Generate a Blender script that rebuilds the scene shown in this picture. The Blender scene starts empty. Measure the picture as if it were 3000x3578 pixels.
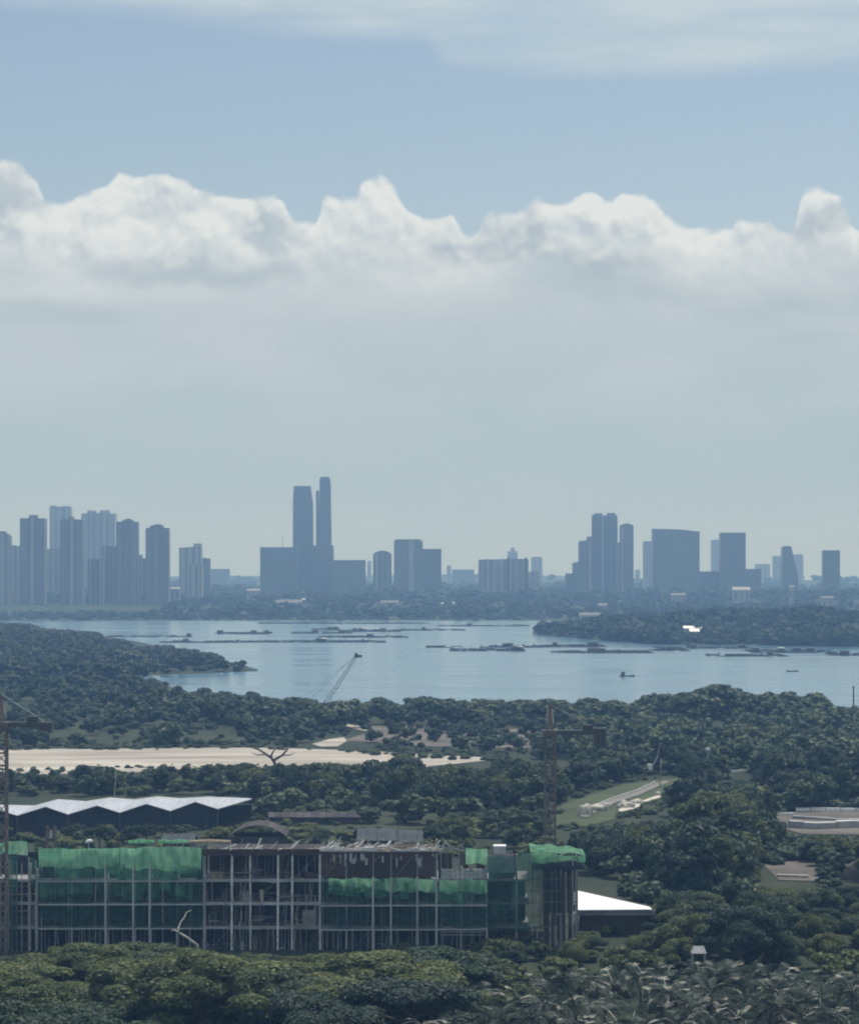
import bpy, bmesh, math, random
import numpy as np
from mathutils import Vector, Matrix
R = math.radians
random.seed(7); RNG = np.random.default_rng(11)
sc = bpy.context.scene
COL = sc.collection

# ------------------------------------------------------------------ camera, sky, sun, exposure
H, F, HY = 53.0, 8800.0, 2000.0          # camera height (m), focal length in photo pixels, horizon row of the photo
cam = bpy.data.cameras.new('camera'); co = bpy.data.objects.new('camera', cam); COL.objects.link(co)
co.location = (0, 0, H); co.rotation_euler = (R(90), 0, 0)
cam.sensor_fit = 'HORIZONTAL'; cam.sensor_width = 36.0; cam.lens = 36.0*F/3000.0
cam.shift_y = (HY-1789.0)/3000.0; cam.clip_start = 1.0; cam.clip_end = 40000.0
sc.camera = co

SUN_EL, SUN_AZ = 66.0, 35.0              # high sun behind the scene, to the right
sun = bpy.data.lights.new('sun', 'SUN'); so = bpy.data.objects.new('sun', sun); COL.objects.link(so)
sun.energy = 4.0; sun.angle = R(0.6); sun.color = (1.0, 0.955, 0.88)
dv = Vector((math.sin(R(SUN_AZ))*math.cos(R(SUN_EL)), math.cos(R(SUN_AZ))*math.cos(R(SUN_EL)), math.sin(R(SUN_EL))))
so.rotation_euler = dv.to_track_quat('Z', 'Y').to_euler(); so.location = dv*900
sc.view_settings.view_transform = 'Standard'; sc.view_settings.look = 'None'
sc.view_settings.exposure = 0.0; sc.view_settings.gamma = 1.0; sc.view_settings.use_curve_mapping = False
cy = sc.cycles
cy.max_bounces = 5; cy.diffuse_bounces = 2; cy.glossy_bounces = 2; cy.transmission_bounces = 2
cy.transparent_max_bounces = 8; cy.volume_bounces = 0
try: cy.filter_width = 2.0
except Exception: pass

HAZE_DENSITY = 0.00020
HAZE_COLOR = (0.30, 0.55, 1.0)
SKY_STRENGTH = 0.10

class NB:
    """small node-building helper"""
    def __init__(s, nt): s.nt = nt; s.n = nt.nodes; s.l = nt.links
    def node(s, t, **kw):
        n = s.n.new(t)
        for k, v in kw.items(): setattr(n, k, v)
        return n
    def put(s, sock, v):
        if isinstance(v, bpy.types.NodeSocket): s.l.new(v, sock)
        elif v is not None: sock.default_value = v
    def m(s, op, a, b=None, c=None, clamp=False):
        n = s.node('ShaderNodeMath', operation=op, use_clamp=clamp)
        s.put(n.inputs[0], a)
        if b is not None: s.put(n.inputs[1], b)
        if c is not None: s.put(n.inputs[2], c)
        return n.outputs[0]
    def step(s, x, a, b):
        n = s.node('ShaderNodeMapRange', interpolation_type='SMOOTHSTEP', clamp=True)
        s.put(n.inputs[0], x); s.put(n.inputs[1], a); s.put(n.inputs[2], b)
        return n.outputs[0]
    def mix(s, f, a, b, blend='MIX'):
        n = s.node('ShaderNodeMix', data_type='RGBA', blend_type=blend)
        s.put(n.inputs[0], f)
        for k, v in ((6, a), (7, b)):
            if not isinstance(v, bpy.types.NodeSocket) and len(v) == 3: v = (*v, 1)
            s.put(n.inputs[k], v)
        return n.outputs[2]
    def vec(s, x, y, z=0.0):
        n = s.node('ShaderNodeCombineXYZ')
        for k, v in enumerate((x, y, z)): s.put(n.inputs[k], v)
        return n.outputs[0]
    def noise(s, v, scale, detail=4, rough=0.5, dist=0.0):
        n = s.node('ShaderNodeTexNoise')
        s.put(n.inputs['Vector'], v); n.inputs['Scale'].default_value = scale
        n.inputs['Detail'].default_value = detail; n.inputs['Roughness'].default_value = rough
        n.inputs['Distortion'].default_value = dist
        return n.outputs[0]
    def curve(s, x, pts):
        n = s.node('ShaderNodeFloatCurve'); cm = n.mapping; c = cm.curves[0]
        cm.use_clip = True; cm.clip_min_x = 0; cm.clip_max_x = 1; cm.clip_min_y = 0; cm.clip_max_y = 1
        c.points[0].location = pts[0]; c.points[-1].location = pts[-1]
        for p in pts[1:-1]: c.points.new(*p)
        for p in c.points: p.handle_type = 'AUTO_CLAMPED'
        cm.update(); s.put(n.inputs['Value'], x); n.inputs['Factor'].default_value = 1
        return n.outputs[0]

world = bpy.data.worlds.new('World'); sc.world = world; world.use_nodes = True
def build_world():
    nt = world.node_tree; nt.nodes.clear(); b = NB(nt)
    sky = b.node('ShaderNodeTexSky', sky_type='NISHITA', sun_disc=False)
    sky.sun_elevation = R(SUN_EL); sky.sun_rotation = R(SUN_AZ)
    sky.altitude = 0; sky.air_density = 1.0; sky.dust_density = 1.2; sky.ozone_density = 1.5
    tc = b.node('ShaderNodeTexCoord'); sp = b.node('ShaderNodeSeparateXYZ'); b.l.new(tc.outputs['Generated'], sp.inputs[0])
    x, y, z = sp.outputs
    az = b.m('ARCTAN2', x, y)
    v = b.m('DIVIDE', z, b.m('MAXIMUM', b.m('SQRT', b.m('ADD', b.m('MULTIPLY', x, x), b.m('MULTIPLY', y, y))), 0.02))
    X = b.m('MULTIPLY_ADD', az, 8.8, 1.5)                    # thousandths of a photo pixel, but a plain angle
    Y = b.m('MULTIPLY_ADD', v, -8.8, 2.0)
    P = b.vec(X, Y)
    t = b.m('DIVIDE', b.m('PINGPONG', b.m('ADD', X, 1.5), 6.0), 6.0)
    def cv(pts, lo, hi): return b.m('MULTIPLY_ADD', b.curve(t, [((px+1500)/6000, (py-lo)/(hi-lo)) for px, py in pts]), (hi-lo)/1000, lo/1000)
    top = cv([(-1500,640),(-1100,700),(-800,610),(-500,690),(-250,590),(-80,545),(0,553),(60,562),(140,615),(190,672),(300,650),(390,632),(420,562),(470,572),(520,575),(600,588),
              (660,600),(700,645),(850,650),(950,662),(1000,705),(1040,745),(1090,742),(1110,690),(1160,652),(1240,640),(1330,595),(1400,640),(1450,702),(1500,730),
              (1560,730),(1640,785),(1700,735),(1790,730),(1830,708),(1900,680),(2000,670),(2070,635),(2120,680),(2200,662),(2280,690),(2370,750),(2450,752),(2550,738),
              (2680,735),(2720,770),(2760,770),(2770,715),(2795,660),(2850,645),(2905,672),(2960,735),(3000,770),(3200,700),(3500,640),(3800,730),(4100,650),(4500,700)], 400, 900)
    warp = b.m('SUBTRACT', b.noise(P, 5.0, 3), 0.5)
    warp2 = b.m('SUBTRACT', b.noise(b.vec(X, Y, 3.3), 5.0, 3), 0.5)
    Pw = b.vec(b.m('MULTIPLY_ADD', warp, 0.10, X), b.m('MULTIPLY_ADD', warp2, 0.10, Y))
    def field(pos):
        vo = b.node('ShaderNodeTexVoronoi', feature='SMOOTH_F1'); b.l.new(pos, vo.inputs['Vector'])
        vo.inputs['Scale'].default_value = 7.0; vo.inputs['Smoothness'].default_value = 0.5
        vo.inputs['Detail'].default_value = 2.5; vo.inputs['Roughness'].default_value = 0.5
        return b.m('MULTIPLY_ADD', b.noise(pos, 3.2, 6, 0.52), 0.9, b.m('MULTIPLY', vo.outputs['Distance'], -0.45))
    d0 = field(Pw)
    mp = b.node('ShaderNodeVectorMath', operation='ADD'); b.l.new(Pw, mp.inputs[0]); mp.inputs[1].default_value = (0.012, -0.030, 0)
    d1 = field(mp.outputs[0])
    emb = b.m('SUBTRACT', d0, d1)
    edge = b.m('ADD', b.m('MULTIPLY', b.m('SUBTRACT', d0, 0.30), 0.11), b.m('MULTIPLY', warp, 0.03))
    depth = b.m('ADD', b.m('SUBTRACT', Y, top), edge)
    m1 = b.step(depth, -0.003, 0.024)
    # bright heads, grey bases, then an even grey veil down to the horizon
    head = b.m('SUBTRACT', 1.0, b.step(b.m('MULTIPLY_ADD', b.m('SUBTRACT', b.noise(P, 1.9, 3), 0.5), 0.50, Y), 0.74, 1.12))
    big = b.step(b.noise(b.vec(b.m('MULTIPLY', X, 1.0), b.m('MULTIPLY', Y, 1.8), 9.0), 2.6, 3), 0.36, 0.62)
    fade = b.m('SUBTRACT', 1.0, b.step(Y, 0.80, 1.08))
    lum = b.m('MULTIPLY_ADD', b.m('MULTIPLY', emb, fade), 3.1, b.m('MULTIPLY', head, b.m('MULTIPLY_ADD', big, 0.50, 0.38)))
    rim = b.m('MULTIPLY', b.m('SUBTRACT', 1.0, b.step(depth, 0.0, 0.10)), 0.25)
    def blobs(lst):
        tot = None
        for (cx, cy_, sx, sy, a) in lst:
            u = b.m('DIVIDE', b.m('SUBTRACT', b.m('MULTIPLY_ADD', warp, 0.22, X), cx), sx); w = b.m('DIVIDE', b.m('SUBTRACT', b.m('MULTIPLY_ADD', warp2, 0.18, Y), cy_), sy)
            e = b.m('MULTIPLY', b.m('EXPONENT', b.m('MULTIPLY', b.m('ADD', b.m('MULTIPLY', u, u), b.m('MULTIPLY', w, w)), -1.0)), a)
            tot = e if tot is None else b.m('ADD', tot, e)
        return tot
    shade = blobs([(0.0,.74,.10,.10,.75),(.93,.80,.07,.09,.65),(.30,.80,.05,.05,.3),(1.86,.80,.06,.08,.55),(2.83,.80,.10,.07,.55),(2.05,.98,.20,.07,.5),(.70,.965,.38,.035,.7),(1.45,.86,.12,.06,.3),(-.5,.8,.15,.1,.6),(3.5,.85,.2,.08,.6)])
    glow = blobs([(.25,.74,.12,.06,.30),(.55,.82,.20,.07,.40),(.78,.76,.10,.10,.40),(1.33,.68,.10,.06,.35),(2.0,.73,.20,.06,.35),(2.45,.82,.18,.05,.3),(2.85,.68,.05,.03,.4),(1.1,.72,.05,.06,.3)])
    lum = b.m('ADD', b.m('SUBTRACT', b.m('ADD', lum, rim), shade), glow, clamp=True)
    grey = b.mix(b.step(Y, 0.95, 1.65), (0.50, 0.575, 0.63), (0.405, 0.51, 0.57))
    soft = b.noise(b.vec(b.m('MULTIPLY', X, 0.7), b.m('MULTIPLY', Y, 1.7), 6.0), 2.2, 4, 0.5)
    grey = b.mix(b.m('MULTIPLY', b.step(soft, 0.40, 0.66), b.m('MULTIPLY_ADD', b.step(Y, 1.0, 1.7), -0.30, 0.38)), grey, (0.62, 0.68, 0.71))
    grey = b.mix(b.m('MULTIPLY', shade, 0.75, clamp=True), grey, (0.355, 0.435, 0.50))
    bases = b.m('MULTIPLY', b.step(b.noise(b.vec(b.m('MULTIPLY', X, 0.8), b.m('MULTIPLY', Y, 2.6), 4.0), 2.0, 3), 0.50, 0.66),
                b.m('MULTIPLY', b.step(Y, 0.78, 0.92), b.m('SUBTRACT', 1.0, b.step(Y, 1.0, 1.35))))
    grey = b.mix(b.m('MULTIPLY', bases, 0.35), grey, (0.30, 0.385, 0.45))
    cum = b.mix(lum, grey, (0.76, 0.80, 0.80))
    # thin high sheet with a lower edge that sinks to the right
    low = cv([(-1500,60),(-600,10),(0,42),(400,62),(800,92),(1200,125),(1450,150),(1580,255),(1700,268),(2100,272),(2500,285),(3000,288),(3500,250),(4000,120),(4500,60)], 0, 400)
    st = b.noise(b.vec(b.m('MULTIPLY', X, 0.55), b.m('MULTIPLY', Y, 3.2), 1.7), 1.7, 6, 0.55)
    ed2 = b.m('ADD', b.m('SUBTRACT', low, Y), b.m('MULTIPLY', b.m('SUBTRACT', st, 0.5), 0.16))
    sm = b.m('MULTIPLY', b.step(ed2, -0.03, 0.10), b.m('MULTIPLY_ADD', b.step(st, 0.32, 0.62), 0.55, 0.40))
    k = 1.0/SKY_STRENGTH
    def sc_(c): 
        n = b.node('ShaderNodeVectorMath', operation='SCALE'); b.l.new(c, n.inputs[0]); n.inputs['Scale'].default_value = k
        return n.outputs[0]
    tint = b.mix(1.0, sky.outputs[0], SKY_TINT, 'MULTIPLY')
    clear = tint
    out = b.mix(sm, clear, sc_(b.mix(st, (0.47,0.58,0.65), (0.60,0.68,0.72))))
    out = b.mix(m1, out, sc_(cum))
    bg = b.node('ShaderNodeBackground'); b.l.new(out, bg.inputs[0]); bg.inputs[1].default_value = SKY_STRENGTH
    o = b.node('ShaderNodeOutputWorld'); b.l.new(bg.outputs[0], o.inputs[0])
SKY_TINT = (1.07, 1.04, 0.975)
build_world()

# ------------------------------------------------------------------ helpers
def P3(px, py, d): return Vector(((px-1500.0)/F*d, d, H-(py-HY)/F*d))
def GD(py, z=0.0): return (H-z)*F/(py-HY)
def WX(px, d): return (px-1500.0)/F*d
def WZ(py, d): return H-(py-HY)/F*d

def tag(o, label=None, cat=None, group=None, kind=None):
    if label: o['label'] = label
    if cat: o['category'] = cat
    if group: o['group'] = group
    if kind: o['kind'] = kind
    return o
def thing(name, loc, label, cat, group=None):
    o = bpy.data.objects.new(name, None); COL.objects.link(o); o.location = loc
    o.empty_display_size = 0.5
    return tag(o, label, cat, group)

def mesh_arrays(name, V, quads=None, tris=None, mats=(), smooth=False, tint=None):
    me = bpy.data.meshes.new(name)
    V = np.asarray(V, dtype=np.float32); nq = 0 if quads is None else len(quads); ntr = 0 if tris is None else len(tris)
    me.vertices.add(len(V)); me.vertices.foreach_set('co', V.ravel())
    loops = []
    if nq: loops.append(np.asarray(quads, dtype=np.int32).ravel())
    if ntr: loops.append(np.asarray(tris, dtype=np.int32).ravel())
    L = np.concatenate(loops); me.loops.add(len(L)); me.loops.foreach_set('vertex_index', L)
    tot = np.concatenate([np.full(nq, 4), np.full(ntr, 3)]).astype(np.int32)
    st = np.concatenate([[0], np.cumsum(tot)[:-1]]).astype(np.int32)
    me.polygons.add(nq+ntr); me.polygons.foreach_set('loop_start', st); me.polygons.foreach_set('loop_total', tot)
    me.update(calc_edges=True); me.validate()
    if smooth: me.polygons.foreach_set('use_smooth', np.ones(nq+ntr, dtype=bool))
    if tint is not None:
        a = me.attributes.new('tint', 'FLOAT', 'POINT'); a.data.foreach_set('value', np.asarray(tint, dtype=np.float32))
    for m in mats: me.materials.append(m)
    return me
def put(name, me, parent=None, loc=(0,0,0)):
    o = bpy.data.objects.new(name, me); COL.objects.link(o); o.location = loc
    if parent is not None: o.parent = parent
    return o

class MB:
    """collects boxes, bars and faces in world coordinates; build() links them as ONE mesh object"""
    def __init__(s): s.v = []; s.f = []
    def add(s, vs, fs):
        k = len(s.v); s.v += [tuple(p) for p in vs]; s.f += [tuple(i+k for i in q) for q in fs]; return s
    def hexa(s, p): return s.add(p, [(0,3,2,1),(4,5,6,7),(0,1,5,4),(1,2,6,5),(2,3,7,6),(3,0,4,7)])
    def box(s, x0, x1, y0, y1, z0, z1):
        return s.hexa([(x0,y0,z0),(x1,y0,z0),(x1,y1,z0),(x0,y1,z0),(x0,y0,z1),(x1,y0,z1),(x1,y1,z1),(x0,y1,z1)])
    def bar(s, a, b, w, w2=None):
        a = Vector(a); b = Vector(b); d = (b-a).normalized(); up = Vector((0,0,1)) if abs(d.z) < 0.95 else Vector((0,1,0))
        u = d.cross(up).normalized()*w*0.5; q = d.cross(u).normalized()*w*0.5; r = 1.0 if w2 is None else w2/w
        return s.hexa([a-u-q, a+u-q, a+u+q, a-u+q, b+(-u-q)*r, b+(u-q)*r, b+(u+q)*r, b+(-u+q)*r])
    def tube(s, pts, rad, n=6):
        pts = [Vector(p) for p in pts]; rings = []
        for i, p in enumerate(pts):
            d = (pts[min(i+1, len(pts)-1)]-pts[max(i-1, 0)]).normalized()
            up = Vector((0,0,1)) if abs(d.z) < 0.9 else Vector((1,0,0))
            u = d.cross(up).normalized(); q = d.cross(u).normalized(); r = rad[i] if hasattr(rad, '__len__') else rad
            rings.append([p+(u*math.cos(2*math.pi*k/n)+q*math.sin(2*math.pi*k/n))*r for k in range(n)])
        vs = [p for ring in rings for p in ring]; fs = []
        for i in range(len(pts)-1):
            for k in range(n): fs.append((i*n+k, i*n+(k+1)%n, (i+1)*n+(k+1)%n, (i+1)*n+k))
        fs.append(tuple(range(n))[::-1]); fs.append(tuple(range((len(pts)-1)*n, len(pts)*n)))
        return s.add(vs, fs)
    def prism(s, poly, z0, z1, poly2=None):
        n = len(poly); q = poly2 or poly
        vs = [(x, y, z0) for x, y in poly]+[(x, y, z1) for x, y in q]
        fs = [tuple(range(n))[::-1], tuple(range(n, 2*n))]+[(k, (k+1)%n, n+(k+1)%n, n+k) for k in range(n)]
        return s.add(vs, fs)
    def slab(s, quad, th):
        q = [Vector(p) for p in quad]; n = (q[1]-q[0]).cross(q[-1]-q[0]).normalized()*th
        if n.z > 0: n = -n
        k = len(q)
        vs = q+[p+n for p in q]
        return s.add(vs, [tuple(range(k)), tuple(range(k, 2*k))[::-1]]+[(i, k+i, k+(i+1)%k, (i+1)%k) for i in range(k)])
    def build(s, name, m, parent=None, smooth=False, bevel=0):
        off = Vector((0,0,0)); p = parent
        while p is not None: off += p.location; p = p.parent
        me = bpy.data.meshes.new(name); me.from_pydata([tuple(Vector(v)-off) for v in s.v], [], s.f)
        bm = bmesh.new(); bm.from_mesh(me); bmesh.ops.recalc_face_normals(bm, faces=bm.faces)
        bm.to_mesh(me); bm.free(); me.update()
        if smooth: me.polygons.foreach_set('use_smooth', [True]*len(me.polygons))
        me.materials.append(m); return put(name, me, parent)

# ------------------------------------------------------------------ materials
def new_mat(name):
    m = bpy.data.materials.new(name); m.use_nodes = True; m.node_tree.nodes.clear()
    b = NB(m.node_tree); o = b.node('ShaderNodeOutputMaterial'); return m, b, o
def mat(name, c1, c2=None, scale=0.6, rough=0.85, metal=0.0, stretch=(1,1,1), bump=0.0, vary=0.0, detail=5):
    m, b, o = new_mat(name); c2 = c2 or tuple(c*0.8 for c in c1)
    tc = b.node('ShaderNodeTexCoord'); mp = b.node('ShaderNodeMapping'); mp.inputs['Scale'].default_value = stretch
    b.l.new(tc.outputs['Object'], mp.inputs[0])
    n = b.noise(mp.outputs[0], scale, detail, 0.6)
    c = b.mix(b.step(n, 0.3, 0.7), c1, c2)
    if vary:
        oi = b.node('ShaderNodeObjectInfo'); hs = b.node('ShaderNodeHueSaturation')
        b.put(hs.inputs['Value'], b.m('MULTIPLY_ADD', oi.outputs['Random'], vary*2, 1-vary)); b.l.new(c, hs.inputs['Color']); c = hs.outputs[0]
    p = b.node('ShaderNodeBsdfPrincipled'); b.l.new(c, p.inputs['Base Color'])
    p.inputs['Roughness'].default_value = rough; p.inputs['Metallic'].default_value = metal
    if rough >= .75: p.inputs['Specular IOR Level'].default_value = 0.12
    if bump:
        bp = b.node('ShaderNodeBump'); bp.inputs['Strength'].default_value = bump; b.put(bp.inputs['Height'], n); b.l.new(bp.outputs[0], p.inputs['Normal'])
    b.l.new(p.outputs[0], o.inputs[0]); return m
def foliage(name, dark, mid, light, trans=0.22, rough=0.55):
    m, b, o = new_mat(name)
    at = b.node('ShaderNodeAttribute', attribute_name='tint'); oi = b.node('ShaderNodeObjectInfo')
    tc = b.node('ShaderNodeTexCoord'); n = b.noise(tc.outputs['Object'], 0.5, 3)
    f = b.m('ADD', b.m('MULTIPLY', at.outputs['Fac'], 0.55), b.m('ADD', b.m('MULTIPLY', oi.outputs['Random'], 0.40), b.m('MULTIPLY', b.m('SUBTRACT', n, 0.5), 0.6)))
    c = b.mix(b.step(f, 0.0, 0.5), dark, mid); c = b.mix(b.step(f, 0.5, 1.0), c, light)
    p = b.node('ShaderNodeBsdfPrincipled'); b.l.new(c, p.inputs['Base Color']); p.inputs['Roughness'].default_value = rough
    p.inputs['Specular IOR Level'].default_value = 0.16
    t = b.node('ShaderNodeBsdfTranslucent'); b.l.new(c, t.inputs[0])
    mx = b.node('ShaderNodeMixShader'); mx.inputs[0].default_value = trans
    b.l.new(p.outputs[0], mx.inputs[1]); b.l.new(t.outputs[0], mx.inputs[2]); b.l.new(mx.outputs[0], o.inputs[0]); return m
def net_mat(name, c1, c2, opac):
    m, b, o = new_mat(name); tc = b.node('ShaderNodeTexCoord')
    mp = b.node('ShaderNodeMapping'); mp.inputs['Scale'].default_value = (1.3, 1, 0.35); b.l.new(tc.outputs['Object'], mp.inputs[0])
    n = b.noise(mp.outputs[0], 1.2, 6, 0.65); c = b.mix(b.step(n, 0.3, 0.7), c1, c2)
    d = b.node('ShaderNodeBsdfDiffuse'); t = b.node('ShaderNodeBsdfTranslucent'); tr = b.node('ShaderNodeBsdfTransparent')
    b.l.new(c, d.inputs[0]); b.l.new(c, t.inputs[0])
    m1 = b.node('ShaderNodeMixShader'); m1.inputs[0].default_value = 0.6; b.l.new(d.outputs[0], m1.inputs[1]); b.l.new(t.outputs[0], m1.inputs[2])
    m2 = b.node('ShaderNodeMixShader'); n3 = b.noise(tc.outputs['Object'], 0.28, 4, 0.6); wv = b.noise(mp.outputs[0], 9.0, 2); b.put(m2.inputs[0], b.m('ADD', b.m('MULTIPLY_ADD', b.step(n3, 0.3, 0.7), 0.42, opac-0.33), b.m('MULTIPLY', wv, 0.28), clamp=True))
    b.l.new(tr.outputs[0], m2.inputs[1]); b.l.new(m1.outputs[0], m2.inputs[2]); b.l.new(m2.outputs[0], o.inputs[0]); return m

LEAF = foliage('leaf_green', (0.022,0.042,0.028), (0.048,0.078,0.040), (0.120,0.145,0.062))
LEAF_DARK = foliage('leaf_dark', (0.020,0.036,0.030), (0.034,0.056,0.038), (0.066,0.092,0.045))
LEAF_OLIVE = foliage('leaf_olive', (0.050,0.070,0.032), (0.105,0.132,0.048), (0.185,0.205,0.078), 0.32)
LEAF_FAR = foliage('leaf_far', (0.026,0.044,0.032), (0.034,0.054,0.036), (0.050,0.070,0.042), 0.15, 0.8)
LEAF_PALM = foliage('leaf_palm', (0.022,0.040,0.026), (0.040,0.062,0.038), (0.075,0.100,0.062), 0.15, 0.42)
BARK = mat('bark', (0.13,0.11,0.09), (0.07,0.06,0.05), 2.0, 0.9)
POLE = mat('pale_pole', (0.60,0.59,0.58), (0.33,0.32,0.31), 0.9, 0.7, vary=0.3)
NET_M = net_mat('half_lit_green_net', (0.14,0.36,0.24), (0.06,0.20,0.15), 0.66)  # tone between lit and shaded netting, for the ragged strip edges
DRY = mat('dry_wood', (0.42,0.42,0.36), (0.26,0.25,0.20), 2.0, 0.8)
CONC = mat('concrete', (0.30,0.30,0.30), (0.20,0.20,0.205), 0.7, 0.9, bump=0.1, vary=0.15)
CONC_L = mat('pale_concrete', (0.42,0.42,0.42), (0.30,0.30,0.31), 0.7, 0.85, stretch=(1,1,.4), vary=0.15)
CONC_D = mat('darkened_concrete', (0.085,0.08,0.083), (0.045,0.043,0.046), 0.8, 0.9, vary=0.3)  # darkened so that open bays read as shaded voids
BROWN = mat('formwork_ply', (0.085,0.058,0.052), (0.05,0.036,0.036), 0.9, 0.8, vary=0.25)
RUST = mat('rusty_steel', (0.16,0.13,0.115), (0.09,0.075,0.068), 1.2, 0.7)
STEELD = mat('dark_steel', (0.06,0.06,0.065), (0.04,0.04,0.045), 1.0, 0.5)
STEEL = mat('galvanised_steel', (0.42,0.42,0.43), (0.30,0.30,0.31), 1.5, 0.5)
WHITE = mat('white_sheet', (0.82,0.82,0.82), (0.72,0.72,0.73), 0.4, 0.6)
ROOFG = mat('pale_metal_roof', (0.40,0.42,0.47), (0.30,0.32,0.36), 0.5, 0.5, stretch=(3,.3,1))
ROOFB = mat('grey_blue_roof', (0.075,0.088,0.10), (0.05,0.06,0.07), 0.6, 0.85)
DARKW = mat('shade_dark_wall', (0.035,0.04,0.055), (0.022,0.025,0.035), 0.6, 0.8)  # near-black colour that paints in the shade of fronts and bays
TIMBER = mat('timber', (0.36,0.30,0.22), (0.24,0.19,0.14), 1.4, 0.8, vary=0.3)
SAND = mat('sand', (0.45,0.415,0.37), (0.23,0.21,0.185), 0.05, 0.95, stretch=(.35,1.6,1), detail=10)
EARTH = mat('bare_earth', (0.165,0.148,0.135), (0.085,0.078,0.068), 0.06, 0.95, detail=8)
GRASS = mat('grass', (0.075,0.095,0.048), (0.050,0.068,0.038), 0.08, 0.9, detail=8)
ROADM = mat('worn_road', (0.22,0.21,0.20), (0.15,0.145,0.14), 0.2, 0.9)
RUBBLE = mat('pale_rubble', (0.55,0.52,0.46), (0.38,0.35,0.31), 0.9, 0.95)
NET = net_mat('shaded_green_net', (0.05,0.17,0.13), (0.03,0.105,0.088), 0.56)  # darker green stands for netting in shade
NET_LIT = net_mat('sunlit_green_net', (0.36,0.66,0.43), (0.13,0.38,0.24), 0.74)  # brighter green stands for sun coming through the net
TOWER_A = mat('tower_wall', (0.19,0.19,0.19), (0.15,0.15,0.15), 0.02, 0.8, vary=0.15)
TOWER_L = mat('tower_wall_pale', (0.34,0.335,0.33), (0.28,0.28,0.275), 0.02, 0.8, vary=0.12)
TOWER_G = mat('tower_glass', (0.11,0.12,0.13), (0.085,0.095,0.105), 0.03, 0.35, vary=0.2)
RAFT = mat('weathered_raft', (0.10,0.09,0.085), (0.06,0.055,0.05), 0.3, 0.9, vary=0.3)
RAFT_L = mat('pale_raft_sheet', (0.45,0.47,0.50), (0.30,0.32,0.34), 0.4, 0.7, vary=0.3)

# ------------------------------------------------------------------ terrain
def smooth01(t): t = np.clip(t, 0, 1); return t*t*(3-2*t)
def vnoise(x, y, s, seed=0):
    x = np.asarray(x)/s; y = np.asarray(y)/s; i = np.floor(x).astype(np.int64); j = np.floor(y).astype(np.int64); fx = smooth01(x-i); fy = smooth01(y-j)
    def h(a, b):
        n = (a*374761393+b*668265263+seed*1442695041) & 0x7fffffff; n = ((n^(n>>13))*1274126177) & 0x7fffffff
        return ((n^(n>>16)) & 0xffff)/65535.0
    return (h(i,j)*(1-fx)+h(i+1,j)*fx)*(1-fy)+(h(i,j+1)*(1-fx)+h(i+1,j+1)*fx)*fy
def ip(px, pts): return np.interp(px, [p[0] for p in pts], [p[1] for p in pts])
D1 = [(-9000,1260),(480,1260),(560,1235),(620,1130),(700,1050),(820,990),(1000,965),(1500,960),(2000,950),(3000,940),(9000,940)]
HN = [(-9000,1200),(560,1288),(700,1312),(905,1345)]
HF = [(-9000,2400),(0,2260),(300,2080),(450,1900),(600,1750),(700,1610),(800,1490),(905,1375)]
PN = [(1860,2190),(1950,2080),(2100,1960),(2300,1850),(3000,1785),(9000,1700)]
PF = [(1860,2230),(1960,2420),(2050,2700),(2100,3000),(9000,3000)]
def terrain(x, y):
    x = np.asarray(x, dtype=float); y = np.asarray(y, dtype=float)
    d = np.maximum(y, 5.0); px = 1500+F*x/d
    w = (vnoise(x, y, 60, 5)-0.5)*24
    l1 = (ip(px, D1)+w*0.5-d)/14
    l2 = np.minimum(np.minimum((d-ip(px, HN)+w*0.3)/14, (ip(px, HF)+w*1.4-d)/25), (908-px)/12)
    l3 = np.minimum(np.minimum((d-ip(px, PN)+w*0.5)/20, (ip(px, PF)-d)/25), (px-1858)/8)
    l4 = (d-2745+w*0.4)/20
    land = np.maximum(np.maximum(l1, l2), np.maximum(l3, l4))
    s = smooth01(land*0.5+0.5)
    base = 0.5+vnoise(x, y, 45, 1)*0.5
    hill = 6.0*np.exp(-((px-2480)/190)**2-((d-885)/55)**2)
    hill += 15*np.exp(-((px-2330)/330)**2-((d-2250)/230)**2)+17*np.exp(-((px-2850)/190)**2-((d-2200)/230)**2)
    hill += 8*np.exp(-((px+100)/420)**2-((d-1900)/250)**2)
    far = smooth01((d-2900)/900)*(6+10*vnoise(x, y, 420, 3))+smooth01((d-5200)/2000)*34*vnoise(x, y, 900, 8)
    return -3.0+s*(3.0+base+hill+far)
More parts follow.
